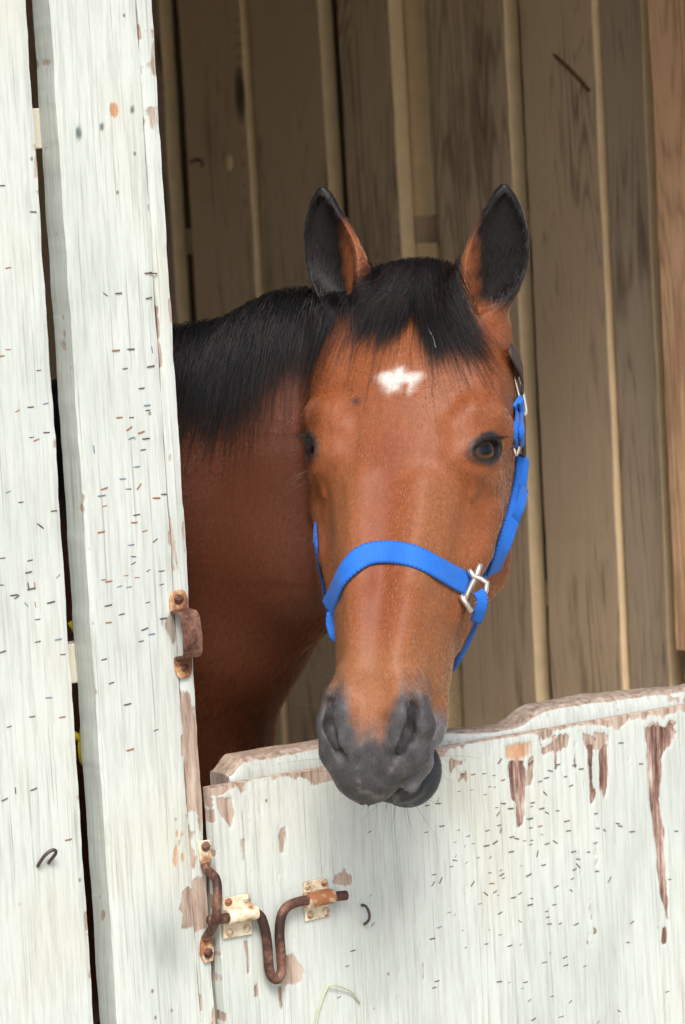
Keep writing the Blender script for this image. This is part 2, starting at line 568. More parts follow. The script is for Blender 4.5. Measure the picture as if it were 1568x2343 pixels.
ZL = list(np.arange(0.10, 0.80, 0.05)) + list(np.arange(0.80, 2.06, 0.0035)) + [2.2, 2.35, 2.5]
plankA = perim_sweep('plank', rect_ring(-0.345, -0.158, 0.0, 0.038, 70, 5), ZL, plank_disp(1, 'plain'), M['paint'], front)
tag(plankA, 'wide white plank studded with staples')
postB = perim_sweep('plank', rect_ring(-0.1295, -0.0250, 0.0, 0.038, 44, 12), ZL, plank_disp(2, 'post'), M['paint'], front)
tag(postB, 'white plank with rough sawn left edge and grey smudge near the latch')
trim = perim_sweep('jamb_strip', rect_ring(-0.0236, -0.0050, 0.0012, 0.10, 14, 14), ZL, plank_disp(3, 'trim'), M['paint'], front)
tag(trim, 'narrow jamb strip worn down to pinkish wood at the bottom')
# more planks to the left and above, out of the frame
x = -0.345
for k in range(9):
    w_ = 0.16 + 0.03 * ((k * 7) % 5) / 5
    perim_sweep('plank', rect_ring(x - 0.03 - w_, x - 0.03, 0.0, 0.038, 6, 3), [0.1, 1.0, 2.5], lambda P: (P, {'wear': np.zeros(len(P)), 'grime': np.zeros(len(P))}), M['paint'], front)
    x -= 0.03 + w_
for k, xx in enumerate(np.arange(1.17, 3.0, 0.17)):
    perim_sweep('plank', rect_ring(xx, xx + 0.15, 0.0, 0.038, 6, 3), [0.1, 1.0, 2.5], lambda P: (P, {'wear': np.zeros(len(P)), 'grime': np.zeros(len(P))}), M['paint'], front)
for (ya, yb, za) in ((247, 340, 90), (1471, 1562, 178)):
    z1 = at(za, ya, 1, 0.0385)[2]; z0 = at(za, yb, 1, 0.0385)[2]
    box_obj('rail', (-2.2, 0.0385, z0), (-0.0245, 0.060, z1), M['rail'], front, 0.002)

# staples: one mesh per colour, each staple its own object
def staple_mesh(name, w, r, legs=True):
    b = MB()
    pts = [(-w / 2, 0.004, 0), (-w / 2, -r * 0.9, 0), (-w / 2 + r, -r * 1.3, 0), (w / 2 - r, -r * 1.3, 0), (w / 2, -r * 0.9, 0), (w / 2, 0.004, 0)]
    b.tube(pts, r, 6)
    bmesh.ops.recalc_face_normals(b.bm, faces=b.bm.faces)
    me = bpy.data.meshes.new(name); b.bm.to_mesh(me); b.bm.free()
    return me


ST = {c: staple_mesh('staple_' + c, 0.0115, 0.00095) for c in 'krb'}
for c, mn in (('k', 'staple_dark'), ('r', 'staple_rust'), ('b', 'staple_blue')): ST[c].materials.append(M[mn])


def put_staple(parent, zone, zx, zy, ang, c, Y, rootloc, sc=1.0):
    p = at(*zl(zone, zx, zy), 1, Y)
    o = bpy.data.objects.new('staple', ST[c])
    COL.objects.link(o)
    o.parent = parent
    o.matrix_parent_inverse = Matrix.Identity(4)
    o.matrix_basis = Matrix.Translation(Vector(p) - rootloc) @ Matrix.Rotation(math.radians(ang), 4, 'Y') @ Matrix.Scale(sc, 4)
    return o


S_A = [(2, 60, 25, -8, 'r'), (2, 60, 630, 2, 'r'), (2, 8, 678, 0, 'r'), (2, 287, 785, -3, 'k'), (2, 227, 1057, 0, 'k'), (2, 338, 1030, -5, 'b'), (2, 130, 1085, -25, 'r'), (2, 345, 1245, 3, 'k'), (2, 233, 1281, -2, 'k'),
       (2, 270, 1300, -15, 'r'), (2, 60, 1685, -15, 'b'), (2, 155, 1762, 0, 'k'), (2, 400, 1826, 0, 'k'), (2, 300, 1938, 40, 'k'), (3, 20, 216, 0, 'k'), (3, 222, 233, -6, 'k'), (3, 212, 321, -6, 'k'), (3, 232, 443, -5, 'k'),
       (3, 210, 425, 85, 'k'), (3, 258, 420, 85, 'r'), (3, 378, 543, -5, 'k'), (3, 10, 415, 10, 'k'), (3, 105, 490, 0, 'k'), (3, 125, 505, -25, 'k'), (3, 195, 560, 50, 'b'), (3, 280, 670, 0, 'k'), (3, 280, 836, -3, 'k'), (3, 430, 818, -2, 'b'),
       (3, 466, 930, 3, 'k'), (3, 20, 910, -10, 'k'), (3, 360, 1250, 5, 'b'), (3, 238, 1391, 0, 'k'), (3, 461, 1394, -2, 'r'), (3, 69, 1465, -8, 'k'), (3, 262, 560, 80, 'r'), (3, 430, 350, -35, 'b'), (4, 250, 165, -12, 'k'), (4, 35, 241, -15, 'k'), (4, 115, 175, 90, 'k'),
       (4, 508, 537, -2, 'r'), (1, 247, 1570, 4, 'k'), (1, 15, 1375, 0, 'k')]
S_B = [(2, 1100, 62, -4, 'k'), (2, 1140, 66, 4, 'k'), (2, 782, 220, 35, 'b'), (2, 880, 213, 0, 'k'), (2, 1104, 248, -8, 'k'), (2, 860, 636, 0, 'r'), (2, 971, 627, 2, 'k'), (2, 1127, 630, 85, 'b'), (2, 1118, 755, -5, 'k'), (2, 928, 771, -4, 'k'), (2, 1050, 917, -3, 'k'),
       (2, 1090, 1043, 0, 'b'), (2, 1096, 1080, -5, 'k'), (2, 886, 1133, 0, 'r'), (2, 975, 1133, 2, 'k'), (2, 958, 1215, -28, 'r'), (2, 1047, 1243, -12, 'r'), (2, 972, 1286, -12, 'b'), (2, 1083, 1290, 0, 'k'), (2, 1061, 1373, -3, 'k'), (2, 695, 1370, 85, 'b'), (2, 1013, 1498, 0, 'b'),
       (2, 910, 1588, 2, 'b'), (2, 952, 1663, 3, 'b'), (2, 773, 1660, -10, 'r'), (2, 753, 1712, 0, 'b'), (2, 1215, 1702, 0, 'k'), (2, 1030, 1645, -45, 'r'), (2, 775, 1790, -4, 'r'), (2, 1013, 1855, -3, 'k'), (2, 995, 1912, 3, 'r'), (2, 1160, 1730, 5, 'r'),
       (3, 750, 22, -5, 'r'), (3, 1073, 15, -10, 'r'), (3, 1150, 85, -30, 'k'), (3, 970, 117, 0, 'b'), (3, 1100, 308, -20, 'k'), (3, 1197, 312, 0, 'k'), (3, 934, 346, 2, 'r'), (3, 1016, 360, 3, 'r'), (3, 768, 377, 2, 'k'), (3, 805, 388, 0, 'r'), (3, 1197, 412, -8, 'k'), (3, 885, 425, -5, 'b'),
       (3, 955, 430, -3, 'b'), (3, 803, 566, -4, 'k'), (3, 1095, 545, -8, 'k'), (3, 903, 632, -5, 'k'), (3, 805, 693, 2, 'r'), (3, 1210, 663, 0, 'k'), (3, 1072, 742, -12, 'k'), (3, 1122, 779, 2, 'b'), (3, 1047, 832, -3, 'k'), (3, 772, 966, -6, 'k'), (3, 826, 1141, -10, 'k'), (3, 945, 1299, -4, 'k'),
       (3, 965, 1635, -6, 'r'), (3, 1157, 1491, -12, 'k'), (3, 988, 255, -20, 'k'), (3, 990, 205, 10, 'k')]
FL = Vector(front.location)
for args in S_A: put_staple(plankA, *args, 0.0, FL * 0, 0.46 + 0.30 * random.random())
for args in S_B: put_staple(postB, *args, 0.0, FL * 0, 0.46 + 0.30 * random.random())
for o in list(plankA.children) + list(postB.children):      # the plank carries the parent inverse already
    o.matrix_parent_inverse = Matrix.Identity(4)

# bent fence nail in the left plank
pts = [at(*zl(4, zx, zy), 1, Y) for zx, zy, Y in ((285, 735, 0.004), (287, 725, -0.004), (335, 655, -0.010), (385, 618, -0.013), (412, 620, -0.013), (412, 645, -0.011), (370, 700, -0.004), (362, 715, 0.004))]
nl = MB().tube(crom(pts, 5), 0.0019, 8).build('bent_nail', M['steel'], plankA, True)

# rusty strap bracket on the jamb
br = empty('strap_bracket', tuple(at(406, 1376, 1, 0.0)))
br.parent = front; br.matrix_parent_inverse = Matrix.Translation(-FL)


def child_of(o, parent_world_loc):
    o.matrix_parent_inverse = Matrix.Translation(-Vector(parent_world_loc))
    return o


def strap(path, w_, th):
    """flat strip bent along path of (x, y, z), width along x"""
    b = MB(); bm = b.bm; rings = []
    path = [Vector(p) for p in path]
    for i, p in enumerate(path):
        t = (path[min(i + 1, len(path) - 1)] - path[max(i - 1, 0)]).normalized()
        n = Vector((0, -t.z, t.y)).normalized()
        if n.y > 0: n = -n
        ww = w_[i] if hasattr(w_, '__len__') else w_
        rings.append([bm.verts.new(p + Vector((sx * ww / 2, 0, 0)) + n * (0 if k else th)) for sx, k in ((-1, 0), (1, 0), (1, 1), (-1, 1))])
    for A, B in zip(rings, rings[1:]):
        for k in range(4): bm.faces.new((A[k], A[(k + 1) % 4], B[(k + 1) % 4], B[k]))
    bm.faces.new(rings[0]); bm.faces.new(rings[-1][::-1])
    bmesh.ops.recalc_face_normals(bm, faces=bm.faces)
    es = [e for e in bm.edges if e.calc_face_angle(0) > 0.9]
    bmesh.ops.bevel(bm, geom=es, offset=th * 0.3, segments=2, affect='EDGES', profile=0.6)
    return b


zt = lambda d, Y=0.0, X=406: at(X, d, 1, Y)[2]
xb = at(407, 1376, 1, 0.0)[0]
up = strap([(xb, 0, zt(1350)), (xb, 0, zt(1356)), (xb, 0, zt(1370)), (xb, 0, zt(1398))], [0.012, 0.018, 0.0225, 0.0225], 0.0035)
child_of(up.build('tab', M['orange_rust'], br), br.location)
xm = xb + 0.001
mid_ = strap([(xm, -0.003, zt(1400)), (xm, -0.017, zt(1403)), (xm, -0.020, zt(1409)), (xm + 0.001, -0.0215, zt(1450)), (xm + 0.001, -0.020, zt(1489)), (xm + 0.001, -0.017, zt(1496)), (xm + 0.001, -0.003, zt(1500))], 0.0235, 0.0035)
child_of(mid_.build('bridge', M['rust'], br), br.location)
lo_ = strap([(xb + 0.001, 0, zt(1503)), (xb + 0.001, 0, zt(1530)), (xb + 0.001, 0, zt(1546)), (xb + 0.001, 0, zt(1553))], [0.0215, 0.0215, 0.017, 0.010], 0.0035)
child_of(lo_.build('tab', M['orange_rust'], br), br.location)


def screw(px, parent, ploc, Y, r=0.0045, mat='rust'):
    p = at(*px, 1, Y)
    b = MB().dome(p, (0, -1, 0), r, r * 0.45, 14)
    b.box((p[0] - r * 0.8, p[1] - r * 0.62, p[2] - r * 0.1), (p[0] + r * 0.8, p[1] - r * 0.30, p[2] + r * 0.1))
    o = b.build('screw', M[mat], parent, True)
    return child_of(o, ploc)


screw(zl(3, 1325, 522), br, br.location, -0.0036, 0.0058, 'rust')
screw(zl(3, 1372, 1032), br, br.location, -0.0036, 0.0045, 'rust')

# ------------------------------------------------------------------ half door
DY = -0.012
DT = 1.10
SAG = 0.017                                                 # the door hangs a little low on the hinge side
door = empty('half_door', (0.5, DY, 0.1))
tag(door, 'white half door with peeling paint, scattered staples and a chewed top rail', 'door', None, 'thing')
DL = Vector(door.location)
CH = {'dark': [[(515, 560), (605, 555), (612, 700), (606, 850), (600, 935), (565, 955), (548, 840), (520, 680)],
               [(985, 455), (1012, 455), (1012, 560), (1022, 780), (1004, 805), (992, 600)], [(1055, 500), (1112, 420), (1102, 700), (1088, 800), (1064, 700)],
               [(1325, 345), (1500, 325), (1470, 450), (1425, 540), (1412, 780), (1440, 960), (1458, 1250), (1474, 1530), (1455, 1480), (1402, 1250), (1362, 780), (1338, 480)],
               [(893, 450), (914, 450), (912, 600), (898, 600)], [(797, 420), (806, 420), (806, 600), (799, 600)], [(1436, 1540), (1460, 1540), (1452, 1640), (1438, 1630)]],
      'orange': [[(478, 470), (640, 440), (630, 540), (560, 560), (490, 555)]],
      'bare': [[(690, 400), (880, 400), (870, 480), (700, 520)], [(960, 390), (1115, 390), (1110, 470), (970, 480)], [(1310, 330), (1510, 310), (1500, 400), (1330, 420)], [(160, 560), (250, 560), (250, 680), (170, 690)],
               [(980, 1560), (1040, 1555), (1035, 1640), (985, 1640)], [(630, 540), (660, 540), (640, 780), (618, 760)]]}
CH5 = {'bare': [[(790, 1190), (870, 1175), (960, 1245), (995, 1310), (960, 1380), (870, 1415), (790, 1400)], [(320, 20), (420, 40), (475, 140), (440, 240), (400, 210), (340, 140)], [(780, 1415), (832, 1430), (828, 1610), (812, 1600)],
                [(600, 1430), (640, 1400), (650, 1500), (610, 1520)], [(1240, 570), (1330, 600), (1340, 650), (1180, 660)], [(540, 1090), (565, 1090), (580, 1330), (560, 1340)], [(520, 330), (550, 340), (545, 500), (530, 500)], [(780, 230), (840, 240), (830, 430), (810, 420)]]}
d_left_top = XZ(483, 1812, DY); d_left_bot = XZ(517, 2342, DY)
DX0 = 0.5 * (d_left_top[0] + d_left_bot[0])


def door_disp(P):
    x, y, z = P.T
    P2 = np.stack([x, z], 1)
    isf = y < DY + 0.001
    fine = fbm(np.stack([x * 70, z * 70], 1), 4, 40); grain = fbm(np.stack([x * 230, z * 14], 1), 4, 41); big = fbm(np.stack([x * 3, z * 2], 1), 3, 42); mid = fbm(np.stack([x * 22, z * 9], 1), 4, 43)
    nz = (fine * 0.9 + grain * 1.3) * 0.0065
    R = np.zeros(len(P)); G = R.copy(); B = R.copy()
    for kk, lst in CH.items():
        for pl in lst:
            m = poly_mask(P2, [XZ(*zl(6, *q), DY) for q in pl], 0.005, nz * 0.5)
            if kk == 'dark': G = np.maximum(G, m)
            elif kk == 'orange': B = np.maximum(B, m * 0.85)
            else: R = np.maximum(R, m * sst(-0.3, 0.25, mid + fine))
    for pl in CH5['bare']:
        R = np.maximum(R, poly_mask(P2, [XZ(*zl(5, *q), DY) for q in pl], 0.006, nz * 0.5) * 0.85)
    top = DT - z
    R = np.maximum(R, sst(0.014, 0.001, top + 0.016 * mid + 0.008 * fine) * 0.85)                       # rubbed top edge
    R = np.maximum(R, sst(0.42, 0.6, mid * 0.6 + fine * 0.6 + 0.7 * grain) * 0.35)      # scattered flaking
    R = np.maximum(R, np.exp(-((x - DX0) / 0.0035) ** 2) * sst(-0.1, 0.3, fine + mid))
    Q = P.copy()
    chip = np.maximum(G, 0.6 * np.maximum(R, B))
    Q[:, 1] += np.where(isf, big * 0.0012 + grain * 0.00022 + chip * (0.0016 + 0.0012 * grain), 0)
    Q[:, 2] += np.where(z > DT - 0.001, 0.0022 * fbm(np.stack([x * 40, y * 20], 1), 4, 44) + 0.003 * fbm(np.stack([x * 7, y * 0], 1), 2, 45), 0)
    Q[:, 2] -= SAG * x
    Q[:, 0] += np.exp(-((x - DX0) / 0.003) ** 2) * 0.0012 * fbm(np.stack([z * 30, y * 30], 1), 3, 46)
    gm = sst(0.3, 0.62, fbm(np.stack([x * 6, z * 5], 1), 4, 47)) * 0.16
    return Q, {'wear': np.clip(np.stack([R, G, B], 1), 0, 1), 'grime': gm}


ZD = [0.1, 0.3, 0.5, 0.6] + list(np.arange(0.70, DT - 0.02, 0.0024)) + list(np.linspace(DT - 0.02, DT, 12))
panel = perim_sweep('panel', rect_ring(DX0, 1.15, DY, 0.004, 470, 6), ZD, door_disp, M['paint'], door)

# chewed top rail behind the panel
def rail_top(x):
    d = [0.010, 0.06, 0.2, 0.30, 0.345, 0.375, 0.42, 0.455, 0.475, 0.52, 0.60, 0.70, 0.9, 1.15]
    h = [0.022, 0.0225, 0.022, 0.019, 0.013, 0.008, 0.004, 0.008, 0.018, 0.023, 0.021, 0.017, 0.016, 0.016]
    return smooth_interp(x, d, h)


def rail_disp(P):
    a, y, x = P.T                                                   # a = height fraction
    Q = P.copy()
    n = fbm(np.stack([x * 26, y * 40, a * 2], 1), 4, 50); n2 = fbm(np.stack([x * 8, y * 6], 1), 3, 51)
    ht = rail_top(x) * (0.25 + 0.75 * sst(xr0 - 0.012, xr0 + 0.012, x))
    up = np.clip((a - 0.5) * 2, 0, 1)
    Q[:, 0] = np.where(a > 0.5, DT + 0.001 + (ht + 0.0022 * n + 0.003 * n2 * (y > 0.02)) * up, DT - 0.10 + (0.10 + 0.001) * a * 2)
    Q[:, 0] -= SAG * x
    rnd = np.exp(-((y - 0.0045) / 0.006) ** 2) * (a > 0.95)
    Q[:, 0] -= rnd * (0.006 + 0.002 * n2)
    Q[:, 1] += np.where(y < 0.006, n * 0.0012 + up * up * 0.0035, 0)
    topm = sst(0.80, 0.97, a + 0.10 * n)
    R = np.maximum(topm, 0.8 * sst(0.30, 0.5, n) * (a > 0.5))
    B = 0.35 * topm * sst(0.1, 0.4, fbm(np.stack([x * 12, y * 12], 1), 3, 53))
    return Q, {'wear': np.clip(np.stack([R, 0 * R, B], 1), 0, 1), 'grime': np.full(len(P), 0.0) + 0.10 * topm}


nyr = 10
ring = [(a, 0.0045) for a in np.linspace(0, 1, 16)] + [(1.0, y) for y in np.linspace(0.0045, 0.045, nyr + 1)[1:]] + [(a, 0.045) for a in np.linspace(1, 0, 8)[1:]] + [(0.0, y) for y in np.linspace(0.045, 0.0045, 4)[1:-1]]
xr0 = at(545, 1745, 1, 0.0045)[0]
topr = perim_sweep('top_rail', ring, list(np.arange(xr0 - 0.012, 0.75, 0.0022)) + [0.8, 0.9, 1.0, 1.15], rail_disp, M['paint'], door, 'x')
tag(topr, 'top rail chewed down to bare wood')
# inner frame of the door
box_obj('stile', (DX0 + 0.004, 0.0045, 0.12), (DX0 + 0.09, 0.040, 0.998), M['rail'], door, 0.002)
box_obj('stile', (1.06, 0.0045, 0.12), (1.149, 0.040, 0.998), M['rail'], door, 0.002)
box_obj('bottom_rail', (DX0 + 0.0905, 0.0045, 0.12), (1.0595, 0.040, 0.22), M['rail'], door, 0.002)

S_D = [(458, 597, -40), (645, 605, -25), (238, 676, 0), (300, 676, 0, 'r'), (365, 672, 0), (424, 683, 0), (478, 710, -3), (398, 750, 0), (430, 752, 0), (292, 769, -10), (215, 778, 5), (372, 797, 0), (730, 790, 45), (738, 697, 0), (700, 718, -5), (760, 655, 20), (810, 617, 0), (905, 622, 5), (945, 643, 5), (852, 689, 0), (885, 743, -10), (1303, 613, 5), (1183, 488, 5), (88, 835, 5), (90, 850, 5), (25, 862, 0), (480, 850, 10), (440, 875, 0), (523, 880, 5), (448, 913, -45), (655, 845, 0), (650, 868, 0), (710, 880, 0), (740, 905, 30), (805, 893, 10), (640, 940, 0), (700, 985, 0, 'r'), (112, 985, 3), (20, 1022, 0), (212, 1010, 0), (385, 1012, -10), (455, 980, -5), (465, 1012, -60), (580, 975, 0), (645, 995, 3), (860, 955, 0, 'b'), (870, 1013, 5), (1165, 970, 15, 'b'), (1180, 985, 15, 'b'), (1085, 1010, 40), (1250, 1018, 5, 'b'), (1045, 998, 10), (1035, 910, 0), (1515, 1015, 10), (270, 1045, -5), (190, 1082, 0), (250, 1105, -60), (300, 1090, 10), (378, 1102, 0), (430, 1083, -20), (530, 1050, 0), (560, 1060, 20), (607, 1073, 0, 'r'), (650, 1070, 5), (645, 1095, 0), (743, 1090, -5), (790, 1080, 35, 'r'), (710, 1035, 5, 'b'), (1032, 1085, -10), (527, 1138, 0), (683, 1150, -70), (990, 1140, 5, 'r'), (900, 1138, 0), (195, 1165, -40), (190, 1190, 20), (330, 1175, 0), (402, 1172, -40), (260, 1205, -40), (170, 1228, 5), (588, 1222, 0, 'b'), (632, 1277, -15), (465, 1250, -15), (470, 1275, -15), (480, 1297, -5), (400, 1265, 10), (720, 1218, 0, 'r'), (928, 1182, 15), (928, 1222, 50, 'r'), (905, 1245, -10), (893, 1300, -15), (1040, 1255, 10, 'r'), (1115, 1305, -50), (1475, 1303, 5), (295, 1330, -45), (105, 1310, -55), (65, 1275, 0), (60, 1330, -45), (410, 1328, 5, 'r'), (430, 1378, -20), (450, 1400, 20), (580, 1387, -15), (540, 1412, 0), (375, 1390, 40), (650, 1418, 20), (640, 1455, 0), (785, 1455, 0), (797, 1347, -15), (885, 1370, 45), (340, 1450, 0), (190, 1515, -75), (155, 1502, 0, 'b'), (460, 1505, -15), (740, 1495, -5), (745, 1530, 0), (755, 1570, 10), (580, 1555, 40), (820, 1567, -10), (915, 1572, -10), (1250, 1560, -25), (95, 1590, -5, 'b'), (238, 1608, -3), (395, 1605, 0, 'b'), (460, 1635, 0), (55, 1658, 0), (378, 1690, 5), (255, 1712, -5), (585, 1693, -20), (518, 1700, -3), (1225, 1680, 5, 'b'), (848, 1770, -12), (853, 1818, -3, 'b'), (967, 1822, -12), (725, 1800, 0), (83, 1912, 0), (455, 1915, 5), (515, 1920, 0), (612, 1918, -3), (593, 1955, -5, 'b'), (68, 1950, 0), (635, 2028, -25), (770, 2003, 0, 'b'), (1460, 1975, -3), (880, 2035, -30, 'b'), (825, 2125, 0, 'b'), (660, 2140, -15), (1170, 2090, 35), (1045, 2160, -45, 'b')]
items = [(6, *s) if len(s) == 4 else (6, *s, 'k') for s in S_D]
items += [(5, 1465, 285, -15, 'k'), (5, 1475, 755, -35, 'k'), (5, 1490, 970, -40, 'k'), (5, 1343, 1165, -3, 'k'), (5, 1300, 1278, 0, 'b'), (5, 1240, 1510, -15, 'k')]
# the ones furthest to the right and lowest are the smallest in view; past a hundred they share one mesh
items.sort(key=lambda s: zl(s[0], s[1], s[2])[0])
rest = []
for k, s in enumerate(items):
    sc = 0.30 + 0.38 * random.random()
    if k < 99: put_staple(door, *s, DY, DL, sc)
    else: rest.append((s, sc))
mb = MB()
for s, sc in rest:
    p = Vector(at(*zl(s[0], s[1], s[2]), 1, DY)); a = math.radians(s[3])
    w_ = 0.0115 * sc; dx = Vector((math.cos(a), 0, -math.sin(a))); n = Vector((0, -1, 0)); r = 0.00052
    mb.tube([p - dx * w_ / 2 - n * 0.003, p - dx * w_ / 2 + n * r, p + dx * w_ / 2 + n * r, p + dx * w_ / 2 - n * 0.003], r, 6)
so_ = mb.build('staples', M['staple_dark'], door); tag(so_, kind='stuff')

# fence staple and hay stem on the door
pts = [at(*zl(5, zx, zy), 1, DY + d) for zx, zy, d in ((1412, 835, 0.004), (1414, 828, -0.004), (1440, 838, -0.011), (1462, 880, -0.013), (1464, 930, -0.012), (1440, 962, -0.008), (1424, 970, 0.003))]
MB().tube(crom(pts, 5), 0.0017, 8).build('fence_staple', M['steel'], door, True)
pts = [at(*zl(5, zx, zy), 1, DY + d) for zx, zy, d in ((1068, 1730, -0.003), (1095, 1600, -0.003), (1150, 1445, -0.004), (1200, 1420, -0.007), (1270, 1440, -0.006), (1340, 1475, -0.005), (1392, 1548, -0.003))]
hs = MB().tube(crom(pts, 6), 0.0011, 6).build('hay_stem', mat_plain('dry_hay', srgb(176, 180, 150), 0.8, 0.2), None, True)
tag(hs, 'thin bent hay stem stuck to the half door below the bolt', 'hay stem')

# ------------------------------------------------------------------ sliding bolt
bolt = empty('slide_bolt', tuple(at(575, 2090, 1, DY)))
bolt.parent = door; bolt.matrix_parent_inverse = Matrix.Translation(-DL)
BL = Vector(bolt.location)
tag(bolt, 'rusty bent slide bolt')
Yr = DY - 0.0125
rod = [(478, 2105), (500, 2103), (530, 2097), (560, 2090), (582, 2088), (596, 2096), (604, 2116), (611, 2150), (614, 2190), (616, 2215), (622, 2233), (632, 2240), (641, 2233), (645, 2215), (643, 2180), (640, 2140), (642, 2105), (650, 2083), (664, 2070), (690, 2061), (720, 2057), (755, 2052), (792, 2048)]
MBr = MB().tube(crom([at(*q, 1, Yr) for q in rod], 5), 0.0056, 14)
child_of(MBr.build('rod', M['rust'], bolt, True), BL)


def plate(q, Y, th, name='plate', mat='cream_rust'):
    P = [at(*zl(5, *c), 1, Y) for c in q]
    o = np.mean(P, 0)
    b = MB().prism([(p[0] - o[0], p[2] - o[2]) for p in P], (1, 0, 0), (0, 0, 1), (o[0], Y, o[2]), (0, -th, 0), 0.0006)
    return child_of(b.build(name, M[mat], bolt), BL)


def sleeve(a, b_, r, name='sleeve', mat='cream_rust'):
    A, B = at(*zl(5, *a), 1, Yr), at(*zl(5, *b_), 1, Yr)
    bm = MB(); d = nrm(B - A)
    upv = np.cross(d, (0, -1, 0)); upv = upv if upv[2] > 0 else -upv
    n = 12; rings = []
    for p in (A, B):
        out = []
        for k in range(n + 1):
            a_ = math.pi * k / n
            out.append(p + upv * math.cos(a_) * r + np.array((0, -1, 0)) * (math.sin(a_) * r))
        out = [p + upv * r + np.array((0, 0.0095, 0))] + out + [p - upv * r + np.array((0, 0.0095, 0))]
        rings.append([bm.bm.verts.new(Vector(v)) for v in out])
    for k in range(len(rings[0]) - 1):
        bm.bm.faces.new((rings[0][k], rings[0][k + 1], rings[1][k + 1], rings[1][k]))
    bm.bm.faces.new(rings[0]); bm.bm.faces.new(rings[1])
    return child_of(bm.build(name, M[mat], bolt, False), BL)


plate([(376, 778), (575, 737), (590, 1040), (378, 1078)], DY - 0.001, 0.0022)
plate([(972, 658), (1140, 622), (1165, 905), (984, 948)], DY - 0.001, 0.0022)
sleeve((415, 922), (625, 880), 0.0078)
sleeve((1005, 800), (1195, 762), 0.0078)
for q in ((420, 805), (550, 778), (430, 1030), (556, 1000), (1005, 685), (1130, 660), (1030, 900), (1143, 872)):
    screw(zl(5, *q), bolt, BL, DY - 0.0034, 0.0047, 'cream_rust')

# keeper on the jamb
kp = empty('bolt_keeper', tuple(at(*zl(5, 240, 800), 1, 0.0)))
kp.parent = front; kp.matrix_parent_inverse = Matrix.Translation(-FL)
KL = Vector(kp.location)
tag(kp, 'curved rusty keeper holding the bolt')
kq = [(245, 520, -0.003), (262, 565, -0.007), (300, 600, -0.018), (330, 640, -0.028), (340, 720, -0.034), (338, 820, -0.036), (330, 900, -0.035), (318, 960, -0.028), (296, 1005, -0.015), (268, 1050, -0.005), (248, 1085, -0.002)]
child_of(MB().tube(crom([at(*zl(5, a, b), 1, Y) for a, b, Y in kq], 5), [0.0052] * 51, 12).build('bow', M['rust'], kp, True), KL)
for q in ([(186, 352), (282, 342), (288, 450), (270, 530), (240, 560), (205, 500)], [(232, 1050), (280, 1030), (306, 1130), (300, 1235), (236, 1255), (206, 1190), (210, 1100)]):
    P = [at(*zl(5, *c), 1, 0.0) for c in q]; o = np.mean(P, 0)
    b = MB().prism([(p[0] - o[0], p[2] - o[2]) for p in P], (1, 0, 0), (0, 0, 1), (o[0], 0.0005, o[2]), (0, -0.0035, 0), 0.0008)
    child_of(b.build('lug', M['cream_rust'], kp), KL)
for q in ((252, 393), (272, 1185)): screw(zl(5, *q), kp, KL, -0.0035, 0.0058, 'rust')

# rope in the gap behind the planks
pr = [(165, 1430), (180, 1452), (196, 1500)]
pts = [at(*zl(3, a, b), 1, Y) for a, b, Y in ((520, 690, 0.075), (565, 760, 0.07), (600, 850, 0.072), (640, 1000, 0.08), (645, 1200, 0.08), (630, 1400, 0.072), (610, 1530, 0.068), (600, 1620, 0.066), (615, 1720, 0.066), (650, 1752, 0.068), (690, 1740, 0.075))]
rp = MB().tube(crom(pts, 8), 0.0036, 8)
pts = [at(*zl(3, a, b), 1, Y) for a, b, Y in ((540, 1520, 0.072), (590, 1550, 0.068), (640, 1585, 0.068), (700, 1640, 0.075))]
rp.tube(crom(pts, 8), 0.0042, 8)
rp = rp.build('rope', M['rope'], None, True)
tag(rp, 'yellow rope hanging in the dark gap behind the white planks', 'rope')

# ------------------------------------------------------------------ board partition behind the horse
part = empty('board_partition', (PX, 1.5, 0.0))
tag(part, 'weathered grey brown vertical board partition behind the horse with narrow gaps', 'partition wall', None, 'thing')
# (left px, right px of the face at the top of the picture, set-back, material)
PL = [(405, 548, 0, 'board'), (563, 723, 0.004, 'board'), (770, 889, 0.0, 'board'), (974, 1148, 0.003, 'board'), (1186, 1355, 0.0, 'board'), (1367, 1460, 0.004, 'board'), (1479, 1520, 0.012, 'board')]
TH = 0.031


def wood_board(name, y_far, y_near, x0, th, z0, z1, mat, parent, seed, edge_mat=True):
    """board in the partition; the two sawn edges get a paler colour that paints in daylight"""
    nz = 90
    zs = np.linspace(z0, z1, nz)
    wob = lambda k: np.array([0.0022 * (fbm(np.array([[z * 5 + 31 * k, seed]]), 3, seed + k)[0]) + 0.0010 * fbm(np.array([[z * 28, k + seed]]), 2, seed)[0] for z in zs])
    a, b = y_near + wob(1), y_far + wob(2)
    c = wob(3) * 0.8
    V = []
    for i, z in enumerate(zs):
        V += [(x0 + c[i], a[i], z), (x0 + c[i] + th, a[i], z), (x0 + c[i] + th, b[i], z), (x0 + c[i], b[i], z)]
    F = []
    for i in range(nz - 1):
        k = i * 4
        for j in range(4):
            F.append((k + j, k + 4 + j, k + 4 + (j + 1) % 4, k + (j + 1) % 4))
    F += [(0, 1, 2, 3), tuple((nz - 1) * 4 + j for j in (3, 2, 1, 0))]
    V = [(v[0] - x0, v[1] - y_near, v[2] - z0) for v in V]
    me = mesh_from(name, V, F)
    me.materials.append(mat); me.materials.append(M['batten'])
    if edge_mat:
        for p in me.polygons[:-2]:
            if p.index % 4 in (0, 2): p.material_index = 1
    o = link(name, me, None, parent)
    o.location = (x0, y_near, z0)
    o.matrix_parent_inverse = Matrix.Translation(-Vector(part.location))
    bv = o.modifiers.new('bevel', 'BEVEL'); bv.width = 0.003; bv.segments = 2; bv.limit_method = 'ANGLE'
    return o


